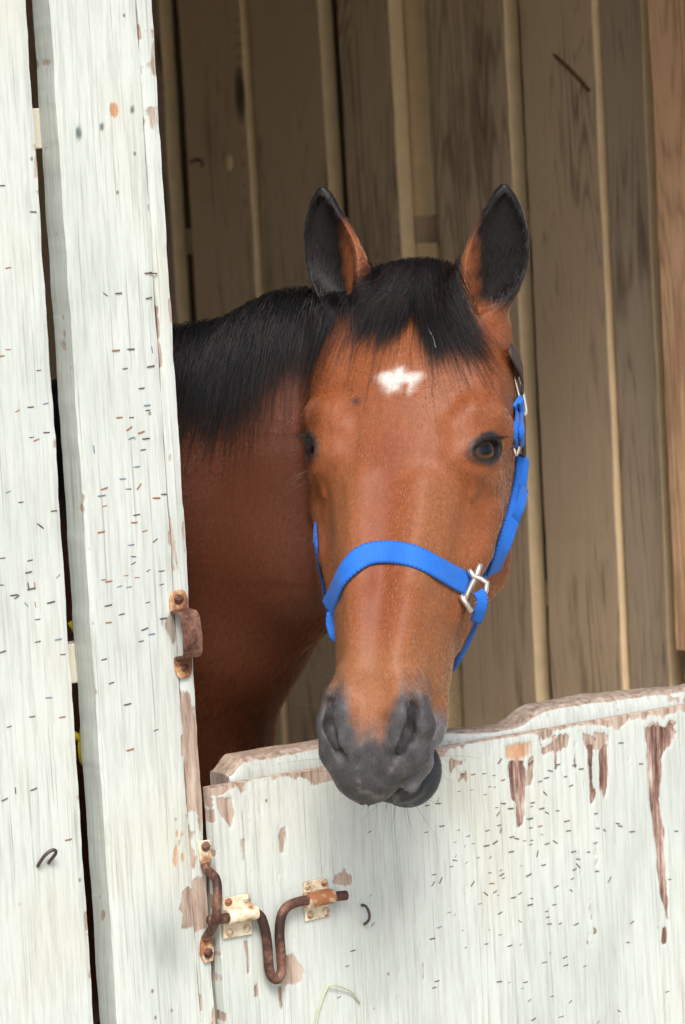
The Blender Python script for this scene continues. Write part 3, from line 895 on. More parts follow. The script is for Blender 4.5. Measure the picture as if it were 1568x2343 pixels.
for k, (a, b, sb, mn) in enumerate(PL):
    wood_board('board', Ypart(a), Ypart(b), PX + sb, TH, 0.02, 2.42, M[mn], part, 60 + k)
y = Ypart(365) ; yn = Ypart(378)
for k, (a, b) in enumerate(((300, 362), (180, 290), (40, 165))):
    wood_board('board', Ypart(a), Ypart(b), PX, TH, 0.02, 2.42, M['board'], part, 80 + k)
wood_board('board', at(900, 0, 0, PX + 0.033)[1], at(966, 0, 0, PX + 0.033)[1], PX + 0.033, 0.03, 0.02, 2.42, M['batten'], part, 90)          # strip set back in the wide gap
for k, yy in enumerate(np.arange(0.05, 0.5, 0.15)):
    wood_board('board', yy + 0.14, yy, PX, TH, 0.02, 2.42, M['board'], part, 100 + k)
# nearer reddish board, cut off above the door
zc = at(1535, 1487, 0, PX - 0.03)[2]
rb = wood_board('board', at(1481, 0, 0, PX - 0.03)[1], 0.30, PX - 0.03, 0.026, zc, 2.42, M['red_board'], part, 120, False)
tag(rb, 'shorter reddish brown board cut off above the door')
for (ya, yb, za) in ((480, 547, 1195), (1338, 1387, 1252)):
    z1 = at(za, ya, 0, PX + 0.032)[2]; z0 = at(za, yb, 0, PX + 0.032)[2]
    box_obj('cross_rail', (PX + 0.032, -0.0, z0), (PX + 0.075, 2.9, z1), M['board'], part, 0.003)

# small things on the boards: a bent hook, a long diagonal crack, a pale dome painting the light in a knothole
hk = [at(x_, y_, 0, PX + d_) for x_, y_, d_ in ((436, 372, 0.003), (444, 366, -0.010), (456, 366, -0.014), (464, 374, -0.012), (462, 381, -0.010))]
o = MB().tube(crom(hk, 5), 0.0022, 8).build('hook', M['steel'], part, True)
ck_ = [at(x_, y_, 0, PX) for x_, y_ in ((1266, 123), (1290, 145), (1312, 166), (1334, 190), (1350, 208))]
b = MB(); b.tube(crom(ck_, 4), [0.0008] + [0.0034] * 15 + [0.0042], 8)
for v in b.bm.verts: v.co.x = PX - 0.0008 + (v.co.x - PX) * 0.25
o = b.build('crack', mat_plain('dark_crack', srgb(104, 80, 60), 0.9, 0.1), part, True)
kc = at(524, 372, 0, PX)
b = MB().dome(kc, (-1, 0, 0), 0.012, 0.003, 16)
for v in b.bm.verts: v.co.z = kc[2] + (v.co.z - kc[2]) * 1.35; v.co.y = kc[1] + (v.co.y - kc[1]) * 1.1
o = b.build('lit_knothole', M['batten'], part, True)

# shell: far walls, lining, ceiling, roof with eave
tag(box_obj('back_wall', (-2.4, 2.95, 0.0), (3.2, 3.05, 2.6), M['barn_dark']), 'dark boarded back wall of the stable', 'wall', None, 'thing')
sw = empty('side_wall', (-2.45, 1.5, 0)); tag(sw, 'dark side wall of the stable with an unseen opening added to light the stall', 'wall', None, 'thing')  # out of view; its opening is added to bring light onto the partition
box_obj('lower_boards', (-2.5, 0.04, 0.0), (-2.4, 3.05, 1.1), M['barn_dark'], sw)
box_obj('post', (-2.5, 0.04, 1.1), (-2.4, 0.5, 2.6), M['barn_dark'], sw)
box_obj('post', (-2.5, 2.6, 1.1), (-2.4, 3.05, 2.6), M['barn_dark'], sw)
tag(box_obj('end_wall', (3.2, 0.04, 0.0), (3.3, 3.05, 2.6), M['barn_dark']), 'dark end wall of the neighbouring stall', 'wall', None, 'thing')
tag(box_obj('roof', (-3.0, -0.30, 2.605), (3.6, 3.2, 2.66), M['roof']), 'boarded stable roof with an eave over the front wall', 'roof', None, 'thing')
# ------------------------------------------------------------------ the horse
# head frame: u = the horse's left, t = down the face from the poll, v = out of the face
def head_frame():
    az, ph, rl = math.radians(230.0), math.radians(27.0), math.radians(-2.4)
    n = np.array([math.sin(az), math.cos(az), 0]); up = np.array([0, 0, 1.0])
    u = np.cross(up, n)
    u2 = math.cos(rl) * u + math.sin(rl) * up; up2 = math.cos(rl) * up - math.sin(rl) * u
    t = n * math.sin(ph) - up2 * math.cos(ph); v = n * math.cos(ph) + up2 * math.sin(ph)
    return np.stack([u2, t, v], 1)


HM = head_frame()
HO = np.array([0.275, -0.067, 1.6465])
def toW(p): return HO + np.asarray(p) @ HM.T
def toL(p): return (np.asarray(p) - HO) @ HM


def axis_grid(lo, f0, f1, hi, fine, coarse):
    a = list(np.arange(f0, f1 + fine / 2, fine))
    s = fine; x = f0; left = []
    while x > lo:
        s = min(s * 1.25, coarse); x -= s; left.append(x)
    s = fine; x = a[-1]; right = []
    while x < hi:
        s = min(s * 1.25, coarse); x += s; right.append(x)
    return np.array(left[::-1] + a + right, np.float32)


class Field:
    def __init__(self, gu, gt, gv):
        self.g = (gu, gt, gv)
        self.D = np.full((len(gu), len(gt), len(gv)), 0.5, np.float32)

    def _block(self, lo, hi):
        s = []
        for g, a, b in zip(self.g, lo, hi):
            i = max(0, np.searchsorted(g, a) - 1); j = min(len(g), np.searchsorted(g, b) + 1)
            s.append(slice(i, max(j, i)))
        s = tuple(s)
        P = [self.g[0][s[0]][:, None, None], self.g[1][s[1]][None, :, None], self.g[2][s[2]][None, None, :]]
        return s, P

    def add(self, fn, lo, hi, k=0.02, sub=False):
        m = k + 0.012
        s, P = self._block(np.array(lo) - m, np.array(hi) + m)
        if any(x.stop <= x.start for x in s): return
        d = fn(*P).astype(np.float32)
        a = self.D[s]
        if sub: a, d = -a, d
        h = np.clip(0.5 + 0.5 * (a - d) / k, 0, 1)
        r = a * (1 - h) + d * h - k * h * (1 - h)
        self.D[s] = -r if sub else r

    def ell(self, c, r, k=0.02, ax=None, sub=False):
        c = np.array(c, float); r = np.array(r, float)
        A = np.eye(3) if ax is None else np.array(ax, float)   # rows = local axes
        R = float(max(r))
        ext = np.sqrt(((A.T * r) ** 2).sum(1))
        def fn(U, T, V):
            p = [U - c[0], T - c[1], V - c[2]]
            q = [A[i, 0] * p[0] + A[i, 1] * p[1] + A[i, 2] * p[2] for i in range(3)]
            k0 = np.sqrt(sum((q[i] / r[i]) ** 2 for i in range(3)))
            k1 = np.sqrt(sum((q[i] / r[i] ** 2) ** 2 for i in range(3))) + 1e-9
            return k0 * (k0 - 1) / k1
        self.add(fn, c - ext, c + ext, k, sub)

    def chain(self, pts, rad, k=0.02, sub=False):
        pts = [np.array(p, float) for p in pts]
        for (a, b, ra, rb) in zip(pts, pts[1:], rad, rad[1:]):
            ab = b - a; L2 = float(ab @ ab)
            def fn(U, T, V, a=a, ab=ab, ra=ra, rb=rb):
                h = np.clip(((U - a[0]) * ab[0] + (T - a[1]) * ab[1] + (V - a[2]) * ab[2]) / L2, 0, 1)
                return np.sqrt((U - a[0] - h * ab[0]) ** 2 + (T - a[1] - h * ab[1]) ** 2 + (V - a[2] - h * ab[2]) ** 2) - (ra + (rb - ra) * h)
            R = max(ra, rb)
            self.add(fn, np.minimum(a, b) - R, np.maximum(a, b) + R, k, sub)

    def cast(self, p, d):
        for i in range(400):
            q = p + d * (0.0005 * i)
            j = [np.clip(np.searchsorted(g, x) - 1, 0, len(g) - 2) for g, x in zip(self.g, q)]
            fr = [(x - g[k]) / (g[k + 1] - g[k]) for g, x, k in zip(self.g, q, j)]
            B = self.D[j[0]:j[0] + 2, j[1]:j[1] + 2, j[2]:j[2] + 2]
            B = B[0] * (1 - fr[0]) + B[1] * fr[0]; B = B[0] * (1 - fr[1]) + B[1] * fr[1]
            if B[0] * (1 - fr[2]) + B[1] * fr[2] < 0: return q
        return p

    def mesh(self):
        gu, gt, gv = self.g
        D = self.D
        S = D < 0
        c = S[:-1, :-1, :-1].astype(np.int8)
        for (i, j, k) in [(1, 0, 0), (0, 1, 0), (0, 0, 1), (1, 1, 0), (1, 0, 1), (0, 1, 1), (1, 1, 1)]:
            c += S[i:S.shape[0] - 1 + i, j:S.shape[1] - 1 + j, k:S.shape[2] - 1 + k]
        act = (c > 0) & (c < 8)
        I = np.argwhere(act)
        idx = np.full(act.shape, -1, np.int32)
        idx[act] = np.arange(len(I))
        acc = np.zeros((len(I), 3)); cnt = np.zeros(len(I))
        G = [gu, gt, gv]
        for ax in range(3):
            o1, o2 = [a for a in range(3) if a != ax]
            for b1 in (0, 1):
                for b2 in (0, 1):
                    A = I.copy(); A[:, o1] += b1; A[:, o2] += b2
                    B = A.copy(); B[:, ax] += 1
                    da = D[A[:, 0], A[:, 1], A[:, 2]]; db = D[B[:, 0], B[:, 1], B[:, 2]]
                    m = (da < 0) != (db < 0)
                    f = np.where(m, da / np.where(m, da - db, 1), 0)
                    p = np.stack([G[x][A[:, x]] for x in range(3)], 1).astype(float)
                    p[:, ax] += f * (G[ax][B[:, ax]] - G[ax][A[:, ax]])
                    acc += p * m[:, None]; cnt += m
        V = acc / cnt[:, None]
        quads = []
        for ax in range(3):
            o1, o2 = [(1, 2), (2, 0), (0, 1)][ax]
            sl = [slice(None)] * 3; sl2 = [slice(None)] * 3
            sl[ax] = slice(0, -1); sl2[ax] = slice(1, None)
            e = S[tuple(sl)] != S[tuple(sl2)]
            E = np.argwhere(e)
            E = E[(E[:, o1] > 0) & (E[:, o2] > 0) & (E[:, o1] < act.shape[o1]) & (E[:, o2] < act.shape[o2])]
            q = []
            for d1, d2 in ((-1, -1), (0, -1), (0, 0), (-1, 0)):
                X = E.copy(); X[:, o1] += d1; X[:, o2] += d2
                q.append(idx[X[:, 0], X[:, 1], X[:, 2]])
            q = np.stack(q, 1)
            flip = ~S[E[:, 0], E[:, 1], E[:, 2]]
            q[flip] = q[flip][:, ::-1]
            quads.append(q[(q >= 0).all(1)])
        return V, np.concatenate(quads)


EYE_S = {}
EYE_N = {s: nrm((0.76 * s, 0.06, 0.64)) for s in (1, -1)}
EYE_C = {1: np.array((0.0885, 0.2085, -0.0125)), -1: np.array((-0.0905, 0.2070, -0.0165))}    # centre of the lid opening
def eye_axes(s):
    n = EYE_N[s]
    hor = nrm(np.cross((0, 1, 0), n)) ; hor = hor if hor[0] * s > 0 else -hor
    hor = nrm(hor - n * (hor @ n)); ver = np.cross(n, hor); ver = ver if ver[1] > 0 else -ver
    a = math.radians(27)
    lo = hor * math.cos(a) - ver * math.sin(a)
    sh = hor * math.sin(a) + ver * math.cos(a)
    return lo, sh, n


# profile tables, mm
T_ = [-50, 0, 50, 100, 150, 200, 260, 320, 380, 440, 488, 522, 548, 570, 584, 594]
VD = [-70, -36, -2, 20, 29, 27, 19, 11, 5, 2, 0, -3, -8, -18, -30, -50]
VV = [-100, -150, -172, -190, -202, -205, -196, -168, -138, -114, -94, -82, -77, -76, -72, -60]
WD = [40, 66, 88, 99, 102, 100, 94, 83, 67, 54, 50, 49, 44, 36, 27, 12]
VC = [-80, -70, -62, -58, -56, -56, -60, -60, -56, -52, -46, -40, -40, -44, -48, -55]


def head_loft(U, T, V):
    t = T * 1000.0
    U = U + 0.010 * np.clip((T - 0.47) / 0.08, 0, 1)
    c = smooth_interp(t, T_, VC) / 1000; wd = smooth_interp(t, T_, WD) / 1000
    vd = smooth_interp(t, T_, VD) / 1000; vv = smooth_interp(t, T_, VV) / 1000
    dv = V - c
    h = np.where(dv > 0, vd - c, c - vv)
    n = 2.35
    q = (np.abs(U / wd) ** n + np.abs(dv / h) ** n) ** (1 / n)
    d = np.sqrt(U * U + dv * dv) * (1 - 1 / np.maximum(q, 0.2))
    over = np.maximum(np.maximum(-0.02 - T, T - 0.592) * 1.5, 0)
    return np.maximum(d, -0.05) + over


def build_field():
    f = Field(axis_grid(-1.45, -0.135, 0.135, 0.9, 0.0022, 0.02),
              axis_grid(-0.26, -0.17, 0.625, 1.75, 0.0022, 0.02),
              axis_grid(-2.4, -0.235, 0.075, 0.2, 0.0022, 0.02))
    # ---- torso, legs, neck: world points
    Lw = lambda *p: toL(np.array(p))
    wi = Lw(-0.16, 0.62, 1.50)
    f.chain([Lw(0.03, 0.42, 1.13), Lw(-0.30, 0.82, 1.16), Lw(-0.70, 1.28, 1.18), Lw(-0.92, 1.52, 1.22)], [0.215, 0.275, 0.285, 0.26], 0.1)
    f.chain([Lw(-0.14, 0.60, 1.38), Lw(-0.42, 0.93, 1.36), Lw(-0.85, 1.42, 1.40)], [0.10, 0.10, 0.11], 0.12)
    for px, py, s in ((0.0, 0.40, 1), (0.0, 0.40, -1)):
        ox, oy = s * 0.105, s * 0.105
        f.chain([Lw(px + ox - 0.03, py + oy + 0.05, 1.0), Lw(px + ox, py + oy, 0.80), Lw(px + ox, py + oy, 0.47), Lw(px + ox - 0.01, py + oy, 0.42),
                 Lw(px + ox - 0.01, py + oy, 0.16), Lw(px + ox + 0.02, py + oy - 0.02, 0.09), Lw(px + ox + 0.03, py + oy - 0.03, 0.02)],
                [0.13, 0.085, 0.048, 0.046, 0.034, 0.042, 0.062], 0.05)
        hx, hy = -0.98 + ox, 1.55 + oy
        f.chain([Lw(hx, hy, 1.12), Lw(hx + 0.07, hy - 0.08, 0.86), Lw(hx - 0.10, hy + 0.11, 0.56), Lw(hx - 0.07, hy + 0.08, 0.18),
                 Lw(hx - 0.03, hy + 0.03, 0.09), Lw(hx - 0.02, hy + 0.02, 0.02)], [0.2, 0.125, 0.055, 0.036, 0.042, 0.062], 0.06)
    f.chain([Lw(-1.1, 1.75, 1.30), Lw(-1.16, 1.82, 1.15), Lw(-1.17, 1.83, 0.75)], [0.04, 0.05, 0.02], 0.04)
    # neck
    f.chain([Lw(0.262, -0.005, 1.565), Lw(0.215, 0.09, 1.555), Lw(0.14, 0.21, 1.515), Lw(0.02, 0.38, 1.445), Lw(-0.16, 0.62, 1.40)],
            [0.045, 0.055, 0.058, 0.062, 0.075], 0.05)
    f.chain([Lw(0.262, 0.0, 1.50), Lw(0.21, 0.10, 1.45), Lw(0.14, 0.23, 1.37), Lw(0.04, 0.42, 1.26)], [0.075, 0.09, 0.115, 0.16], 0.07)
    f.chain([Lw(0.240, 0.01, 1.41), Lw(0.205, 0.09, 1.33), Lw(0.160, 0.22, 1.22), Lw(0.115, 0.37, 1.06), Lw(0.07, 0.40, 0.90)], [0.062, 0.072, 0.092, 0.165, 0.16], 0.07)
    # ---- head
    f.add(head_loft, (-0.12, -0.06, -0.235), (0.12, 0.62, 0.05), 0.03)
    f.ell((0, 0.015, -0.065), (0.066, 0.05, 0.050), 0.04)
    # lower jaw, chin, lower lip
    f.chain([(0, 0.30, -0.172), (0, 0.40, -0.126), (0, 0.47, -0.108), (0.010, 0.53, -0.118)], [0.044, 0.032, 0.022, 0.028], 0.03)
    f.ell((0.015, 0.538, -0.128), (0.037, 0.040, 0.031), 0.012)
    f.ell((0.008, 0.560, -0.105), (0.032, 0.020, 0.016), 0.010)
    for s in (1, -1):
        # mandible branch and round cheek
        f.chain([(0.052 * s, 0.10, -0.190), (0.058 * s, 0.20, -0.214), (0.056 * s, 0.275, -0.204), (0.036 * s, 0.355, -0.158), (0.015 * s, 0.44, -0.108)],
                [0.032, 0.030, 0.028, 0.024, 0.016], 0.03)
        f.ell((0.062 * s, 0.19, -0.130), (0.038, 0.110, 0.088), 0.03)
        # facial crest
        f.chain([(0.070 * s, 0.20, -0.075), (0.085 * s, 0.26, -0.070), (0.082 * s, 0.30, -0.069), (0.062 * s, 0.375, -0.066)], [0.012, 0.010, 0.009, 0.006], 0.026)
        # orbit rim: brow arch over the eye and the bone under it
        f.ell((0.076 * s, 0.198, -0.022), (0.026, 0.046, 0.040), 0.025)
        f.chain([(0.062 * s, 0.190, 0.012), (0.080 * s, 0.170, 0.006), (0.0965 * s, 0.166, -0.014), (0.1035 * s, 0.174, -0.042), (0.104 * s, 0.164, -0.075)],
                [0.007, 0.0095, 0.011, 0.010, 0.010], 0.018)
        f.chain([(0.066 * s, 0.222, 0.006), (0.080 * s, 0.229, -0.014), (0.090 * s, 0.226, -0.042), (0.080 * s, 0.22, -0.075)], [0.006, 0.007, 0.007, 0.007], 0.020)
        # temple
        f.ell((0.078 * s, 0.110, -0.045), (0.024, 0.075, 0.050), 0.03)
        f.ell((0.060 * s, 0.055, -0.050), (0.030, 0.060, 0.045), 0.03)
        # slight hollow between nasal bone and crest
        f.ell((0.085 * s, 0.37, -0.018), (0.012, 0.085, 0.014), 0.03, sub=True)
        f.chain([(0.034 * s, 0.26, 0.008), (0.028 * s, 0.36, -0.002), (0.020 * s, 0.46, -0.006)], [0.012, 0.010, 0.008], 0.024)
        # cheek muscle towards the mouth corner
        f.ell((0.046 * s, 0.43, -0.085), (0.013, 0.060, 0.028), 0.025)
        # nostril wing: outer rim and inner fold
        f.chain([(0.038 * s, 0.464, -0.014), (0.046 * s, 0.490, -0.016), (0.052 * s, 0.515, -0.026), (0.047 * s, 0.545, -0.036), (0.034 * s, 0.560, -0.036)],
                [0.004, 0.007, 0.0085, 0.008, 0.006], 0.018)
        f.chain([(0.026 * s, 0.470, -0.006), (0.031 * s, 0.508, -0.006), (0.030 * s, 0.540, -0.013)], [0.005, 0.009, 0.008], 0.018)
        # nostril opening: comma
        f.chain([(0.0445 * s, 0.488, -0.002), (0.0440 * s, 0.506, -0.004), (0.0400 * s, 0.528, -0.011), (0.0300 * s, 0.556, -0.014)], [0.0032, 0.0052, 0.0060, 0.0050], 0.007, sub=True)
        f.chain([(0.0435 * s - 0.004, 0.498, -0.010), (0.040 * s - 0.006, 0.520, -0.019), (0.033 * s - 0.006, 0.542, -0.024)], [0.0040, 0.0065, 0.0050], 0.008, sub=True)
        # upper lip side fold running down from the wing
        f.chain([(0.050 * s, 0.510, -0.070), (0.045 * s, 0.545, -0.066), (0.036 * s, 0.570, -0.062)], [0.008, 0.008, 0.008], 0.014)
        # mouth corner and the side of the lips
        f.ell((0.048 * s, 0.492, -0.088), (0.013, 0.030, 0.018), 0.016)
        # mouth line
        f.chain([(0.064 * s, 0.490, -0.100), (0.056 * s - 0.004, 0.518, -0.096), (0.040 * s - 0.009, 0.548, -0.090), (-0.010, 0.590, -0.086)], [0.0015, 0.0028, 0.0035, 0.0035], 0.004, sub=True)
        # eye: lids raised round an almond opening
        lo, sh, n = eye_axes(s)
        c = f.cast(EYE_C[s] + n * 0.04, -n)
        EYE_S[s] = c
        ring = []
        for k in range(17):
            a = k * 2 * math.pi / 16
            ring.append(f.cast(c + lo * 0.0245 * math.cos(a) + sh * 0.0124 * math.sin(a) * (1.0 if math.sin(a) < 0 else 1.05) + n * 0.03, -n) - n * 0.0008)
        f.chain(ring, [0.0026] * 17, 0.006)
        f.ell(c - n * 0.003, (0.0225, 0.0102, 0.020), 0.003, (lo, sh, n), sub=True)
        # folds of skin above and below the lids
        for rr_, q0, q1, dd in ():
            arc = []
            for a in np.radians(np.linspace(q0, q1, 12)):
                arc.append(f.cast(c + lo * 0.0255 * rr_ * math.cos(a) + sh * 0.0185 * rr_ * math.sin(a) + n * 0.03, -n))
            f.chain(arc, [dd] * 12, 0.006, sub=True)
        # ear: cupped leaf
        base = np.array(((0.070 if s < 0 else 0.064) * s, 0.040, -0.026))
        axis = nrm((0.25 * s, -0.90, 0.40))
        open_ = nrm((0.22 * s, 0.34, 0.90)); open_ = nrm(open_ - axis * (open_ @ axis))
        side = np.cross(axis, open_) * s * -1.0                    # towards the outside of the head
        side = side if side[0] * s > 0 else -side
        EL = 0.148
        def ear(U, T, V, inner, base=base, axis=axis, open_=open_, side=side):
            p = [U - base[0], T - base[1], V - base[2]]
            a = sum(axis[i] * p[i] for i in range(3)); o = sum(open_[i] * p[i] for i in range(3)); w = sum(side[i] * p[i] for i in range(3))
            h = a / EL
            hh = np.clip(h, 0, 1.2)
            w = w - 0.030 * (hh - 0.45 * hh * hh - 0.6 * hh ** 3 + 0.0)     # belly out, tip back in
            o = o - 0.012 * hh ** 2
            wid = smooth_interp(h, [-0.3, 0, 0.18, 0.42, 0.65, 0.84, 0.95, 1.0], [0.022, 0.028, 0.0335, 0.0358, 0.0300, 0.0195, 0.011, 0.004])
            dep = smooth_interp(h, [-0.3, 0, 0.2, 0.45, 0.7, 0.88, 1.0], [0.024, 0.026, 0.027, 0.023, 0.016, 0.009, 0.004])
            if inner:
                cut = smooth_interp(h, [0.0, 0.10, 0.3, 0.75, 0.88, 0.94], [0.05, 0.5, 0.80, 0.80, 0.5, 0.02])
                wid = np.maximum(wid * cut, 0.0008); dep = dep * 0.95; o = o - dep * 0.50; w = w - 0.004 * (1 - hh)
                q = np.sqrt((w / wid) ** 2 + (o / dep) ** 2)
                d = np.sqrt(w * w + o * o) * (1 - 1 / np.maximum(q, 0.05))
                return np.maximum(d, np.maximum(0.02 - h, h - 0.93) * EL)
            q = np.sqrt((w / wid) ** 2 + (o / dep) ** 2)
            d = np.sqrt(w * w + o * o) * (1 - 1 / np.maximum(q, 0.05))
            return np.maximum(d, np.maximum(-0.25 - h, h - 1.0) * EL)
        lo3 = np.minimum(base - axis * 0.04, base + axis * 0.16) - 0.05
        hi3 = np.maximum(base - axis * 0.04, base + axis * 0.16) + 0.05
        f.add(lambda U, T, V: ear(U, T, V, False), lo3, hi3, 0.018)
        f.add(lambda U, T, V: ear(U, T, V, True), lo3, hi3, 0.004, sub=True)
    return f


def laplace(V, Q, it, lam, wgt=None):
    E = np.concatenate([Q[:, [0, 1]], Q[:, [1, 2]], Q[:, [2, 3]], Q[:, [3, 0]]])
    n = len(V); deg = np.bincount(E.ravel(), minlength=n).astype(float)
    for _ in range(it):
        acc = np.zeros_like(V)
        for a in range(3):
            acc[:, a] = np.bincount(E[:, 0], V[E[:, 1], a], n) + np.bincount(E[:, 1], V[E[:, 0], a], n)
        d = acc / deg[:, None] - V
        V = V + d * (lam if wgt is None else lam * wgt[:, None])
    return V


_f = build_field()
HV, HQ = _f.mesh()
del _f
HV = laplace(HV, HQ, 3, 0.5)
HW = toW(HV)
a, b, c_ = HW[HQ[:, 0]], HW[HQ[:, 1]], HW[HQ[:, 2]]
if np.einsum('ij,ij->i', a, np.cross(b, c_)).sum() < 0:
    HQ = HQ[:, ::-1]
HBVH = BVHTree.FromPolygons([tuple(p) for p in HW], [tuple(map(int, q)) for q in HQ])


def sstep(a, b, x): t = np.clip((x - a) / (b - a), 0, 1); return t * t * (3 - 2 * t)


EAR_B = {s: np.array(((0.070 if s < 0 else 0.064) * s, 0.040, -0.026)) for s in (1, -1)}
EAR_A = {s: nrm((0.25 * s, -0.90, 0.40)) for s in (1, -1)}


def coat_colour(P):
    """coat colours by place on the animal, shade painted into the neck (P in the head frame): bay, dark points, charcoal muzzle, star"""
    u, t, v = P[:, 0], P[:, 1], P[:, 2]
    au = np.abs(u)
    n1 = fbm(P * 22, 4, 3); n2 = fbm(P * np.array([180, 45, 90]), 3, 11); n3 = fbm(P * 90, 3, 21)
    bay = np.array([0.215, 0.064, 0.021])
    tan = np.array([0.250, 0.104, 0.041])
    red = np.array([0.180, 0.042, 0.013])
    C = bay + (n1[:, None] * np.array([0.03, 0.014, 0.006]) + n2[:, None] * np.array([0.035, 0.014, 0.006]))
    def over(col, m):
        nonlocal C
        m = np.clip(m, 0, 1)[:, None]; C = C * (1 - m) + np.array(col) * m
    onhead = sstep(-0.03, 0.02, t) * sstep(-0.26, -0.22, v) * (au < 0.15)
    # darker, redder stripe down the middle of the face, tan flanks of the nose
    over(red, 0.75 * np.exp(-((u + 0.004) / 0.020) ** 2) * sstep(0.17, 0.22, t) * (1 - sstep(0.44, 0.50, t)))
    over(tan, 0.65 * sstep(0.40, 0.47, t) * onhead)
    over(tan, 0.45 * np.exp(-((au - 0.055) / 0.022) ** 2) * sstep(0.22, 0.28, t) * (1 - sstep(0.42, 0.5, t)))
    # neck and body a deeper red brown, with the stall's shade painted in
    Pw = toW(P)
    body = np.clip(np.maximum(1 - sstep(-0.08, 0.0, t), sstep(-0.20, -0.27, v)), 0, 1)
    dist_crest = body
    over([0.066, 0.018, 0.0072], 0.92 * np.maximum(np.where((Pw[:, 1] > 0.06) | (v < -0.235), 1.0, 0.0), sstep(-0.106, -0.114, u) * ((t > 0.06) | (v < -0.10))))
    over([0.010, 0.008, 0.008], sstep(0.62, 0.5, Pw[:, 2]) * (Pw[:, 1] > 0.2))            # black legs
    # muzzle
    lim = 0.518 - 0.050 * sstep(0.012, 0.036, au) + 0.018 * sstep(-0.035, -0.06, v) * sstep(0.03, 0.05, au) + n3 * 0.010
    char = np.stack([0.050 + 0.034 * n3, 0.048 + 0.033 * n3, 0.051 + 0.034 * n3], 1)
    m = sstep(-0.016, 0.034, t - lim + 0.012 * n2) * (au < 0.12) * (v > -0.2)
    C = C * (1 - m[:, None]) + np.maximum(char, 0.012) * m[:, None]
    side = sstep(0.475, 0.50, t) * sstep(-0.044, -0.058, v) * (v > -0.102) * (au > 0.025)
    over([0.125, 0.122, 0.130], 0.85 * side)                                              # pale grey lip by the mouth corner
    over([0.028, 0.032, 0.040], sstep(0.50, 0.52, t) * sstep(-0.094, -0.100, v) * (au < 0.1))   # slate chin
    over([0.16, 0.15, 0.14], 0.55 * sstep(0.22, 0.42, n3) * m * sstep(0.52, 0.55, t) * (au < 0.03))        # dusty flecks
    # eyes
    for s in (1, -1):
        lo, sh, n = eye_axes(s)
        d = P - EYE_S[s]
        q = np.sqrt(((d @ lo) / 0.0285) ** 2 + ((d @ sh + 0.001) / 0.0170) ** 2 + ((d @ n) / 0.03) ** 2)
        over([0.016, 0.014, 0.015], 1 - sstep(0.85, 1.25, q + 0.12 * n3))
        # ears
        e = P - EAR_B[s]; h = e @ EAR_A[s] / 0.148
        w = e[:, 0] * s - 0.25 * 0.148 * h
        rad = np.linalg.norm(e - (h * 0.148)[:, None] * EAR_A[s], axis=1)
        inear = (h > -0.1) & (h < 1.1) & (rad < 0.05) & (t < 0.055)
        k = np.maximum(sstep(0.55, 0.78, h + 0.08 * n3), sstep(-0.013, 0.004, w - (0.004 if s < 0 else -0.008) + 0.03 * (h - 0.4) + 0.006 * n3) * sstep(0.02, 0.16, h))
        over([0.006, 0.005, 0.005], np.where(inear, k, 0))
    # roots of the forelock
    over([0.012, 0.009, 0.009], (1 - sstep(0.030, 0.055, t)) * (au < 0.046) * (v > -0.10) * (t > -0.08))
    # star
    su, st_ = u, t - 0.143
    ang = np.arctan2(st_, su)
    rr = np.sqrt((su / 0.024) ** 2 + (st_ / 0.0155) ** 2) + 0.30 * n3 + 0.12 * np.sin(ang * 5)
    star = (1 - sstep(0.55, 1.30, rr)) * (1 - np.exp(-((su - 0.008) / 0.005) ** 2) * sstep(-0.002, 0.006, st_)) * (v > 0)
    over([0.62, 0.60, 0.56], star * (0.75 + 0.5 * n2))
    over([0.03, 0.026, 0.026], np.exp(-((u + 0.046) ** 2 + (t - 0.165) ** 2) / 0.000022) * (v > 0) * 0.8)   # little scar
    return np.clip(C, 0.004, 0.9)


horse_me = fast_mesh('horse', HW, HQ)
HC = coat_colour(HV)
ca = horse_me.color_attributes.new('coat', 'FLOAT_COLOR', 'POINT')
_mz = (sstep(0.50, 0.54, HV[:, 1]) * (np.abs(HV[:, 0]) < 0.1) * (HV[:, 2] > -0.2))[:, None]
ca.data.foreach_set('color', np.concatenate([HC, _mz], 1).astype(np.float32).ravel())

N = NT('bay_coat')
A_ = N.attr('coat')
v_ = N.coords((1, 1, 1), False)
f1 = N.noise(v_, 260, 5, 0.7); f2 = N.noise(v_, 55, 4, 0.6)
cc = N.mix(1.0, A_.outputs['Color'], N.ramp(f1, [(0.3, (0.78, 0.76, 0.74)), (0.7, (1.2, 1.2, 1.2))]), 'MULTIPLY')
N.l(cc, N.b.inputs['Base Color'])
wr = N.noise(N.coords((1, 1, 0.30), False), 150, 4, 0.6, 0.8)
po = N.noise(v_, 420, 3, 0.6)
wr = N.ramp(wr, [(0.36, 0.0), (0.52, 1.0)])
mzb = N.math('MULTIPLY', N.math('ADD', N.math('MULTIPLY', wr, 0.9), po), A_.outputs['Alpha'])
N.bump(N.math('ADD', N.math('ADD', N.math('MULTIPLY', f1, 0.7), N.math('MULTIPLY', f2, 0.4)), mzb), 0.30, 0.0016)
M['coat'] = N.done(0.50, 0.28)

N = NT('coat_hair')
A_ = N.attr('hcol')
hb = N.n('ShaderNodeBsdfHairPrincipled', parametrization='COLOR')
N.l(A_.outputs['Color'], hb.inputs['Color'])
hb.inputs['Roughness'].default_value = 0.28
hb.inputs['Radial Roughness'].default_value = 0.4
hb.inputs['Random Roughness'].default_value = 0.2
if 'Coat' in hb.inputs: hb.inputs['Coat'].default_value = 0.4
N.l(hb.outputs[0], N.t.nodes['Material Output'].inputs['Surface'])
M['coat_hair'] = N.m

N = NT('black_hair')
A_ = N.attr('hcol')
N.l(A_.outputs['Color'], N.b.inputs['Base Color'])
M['black_hair'] = N.done(0.42, 0.30)

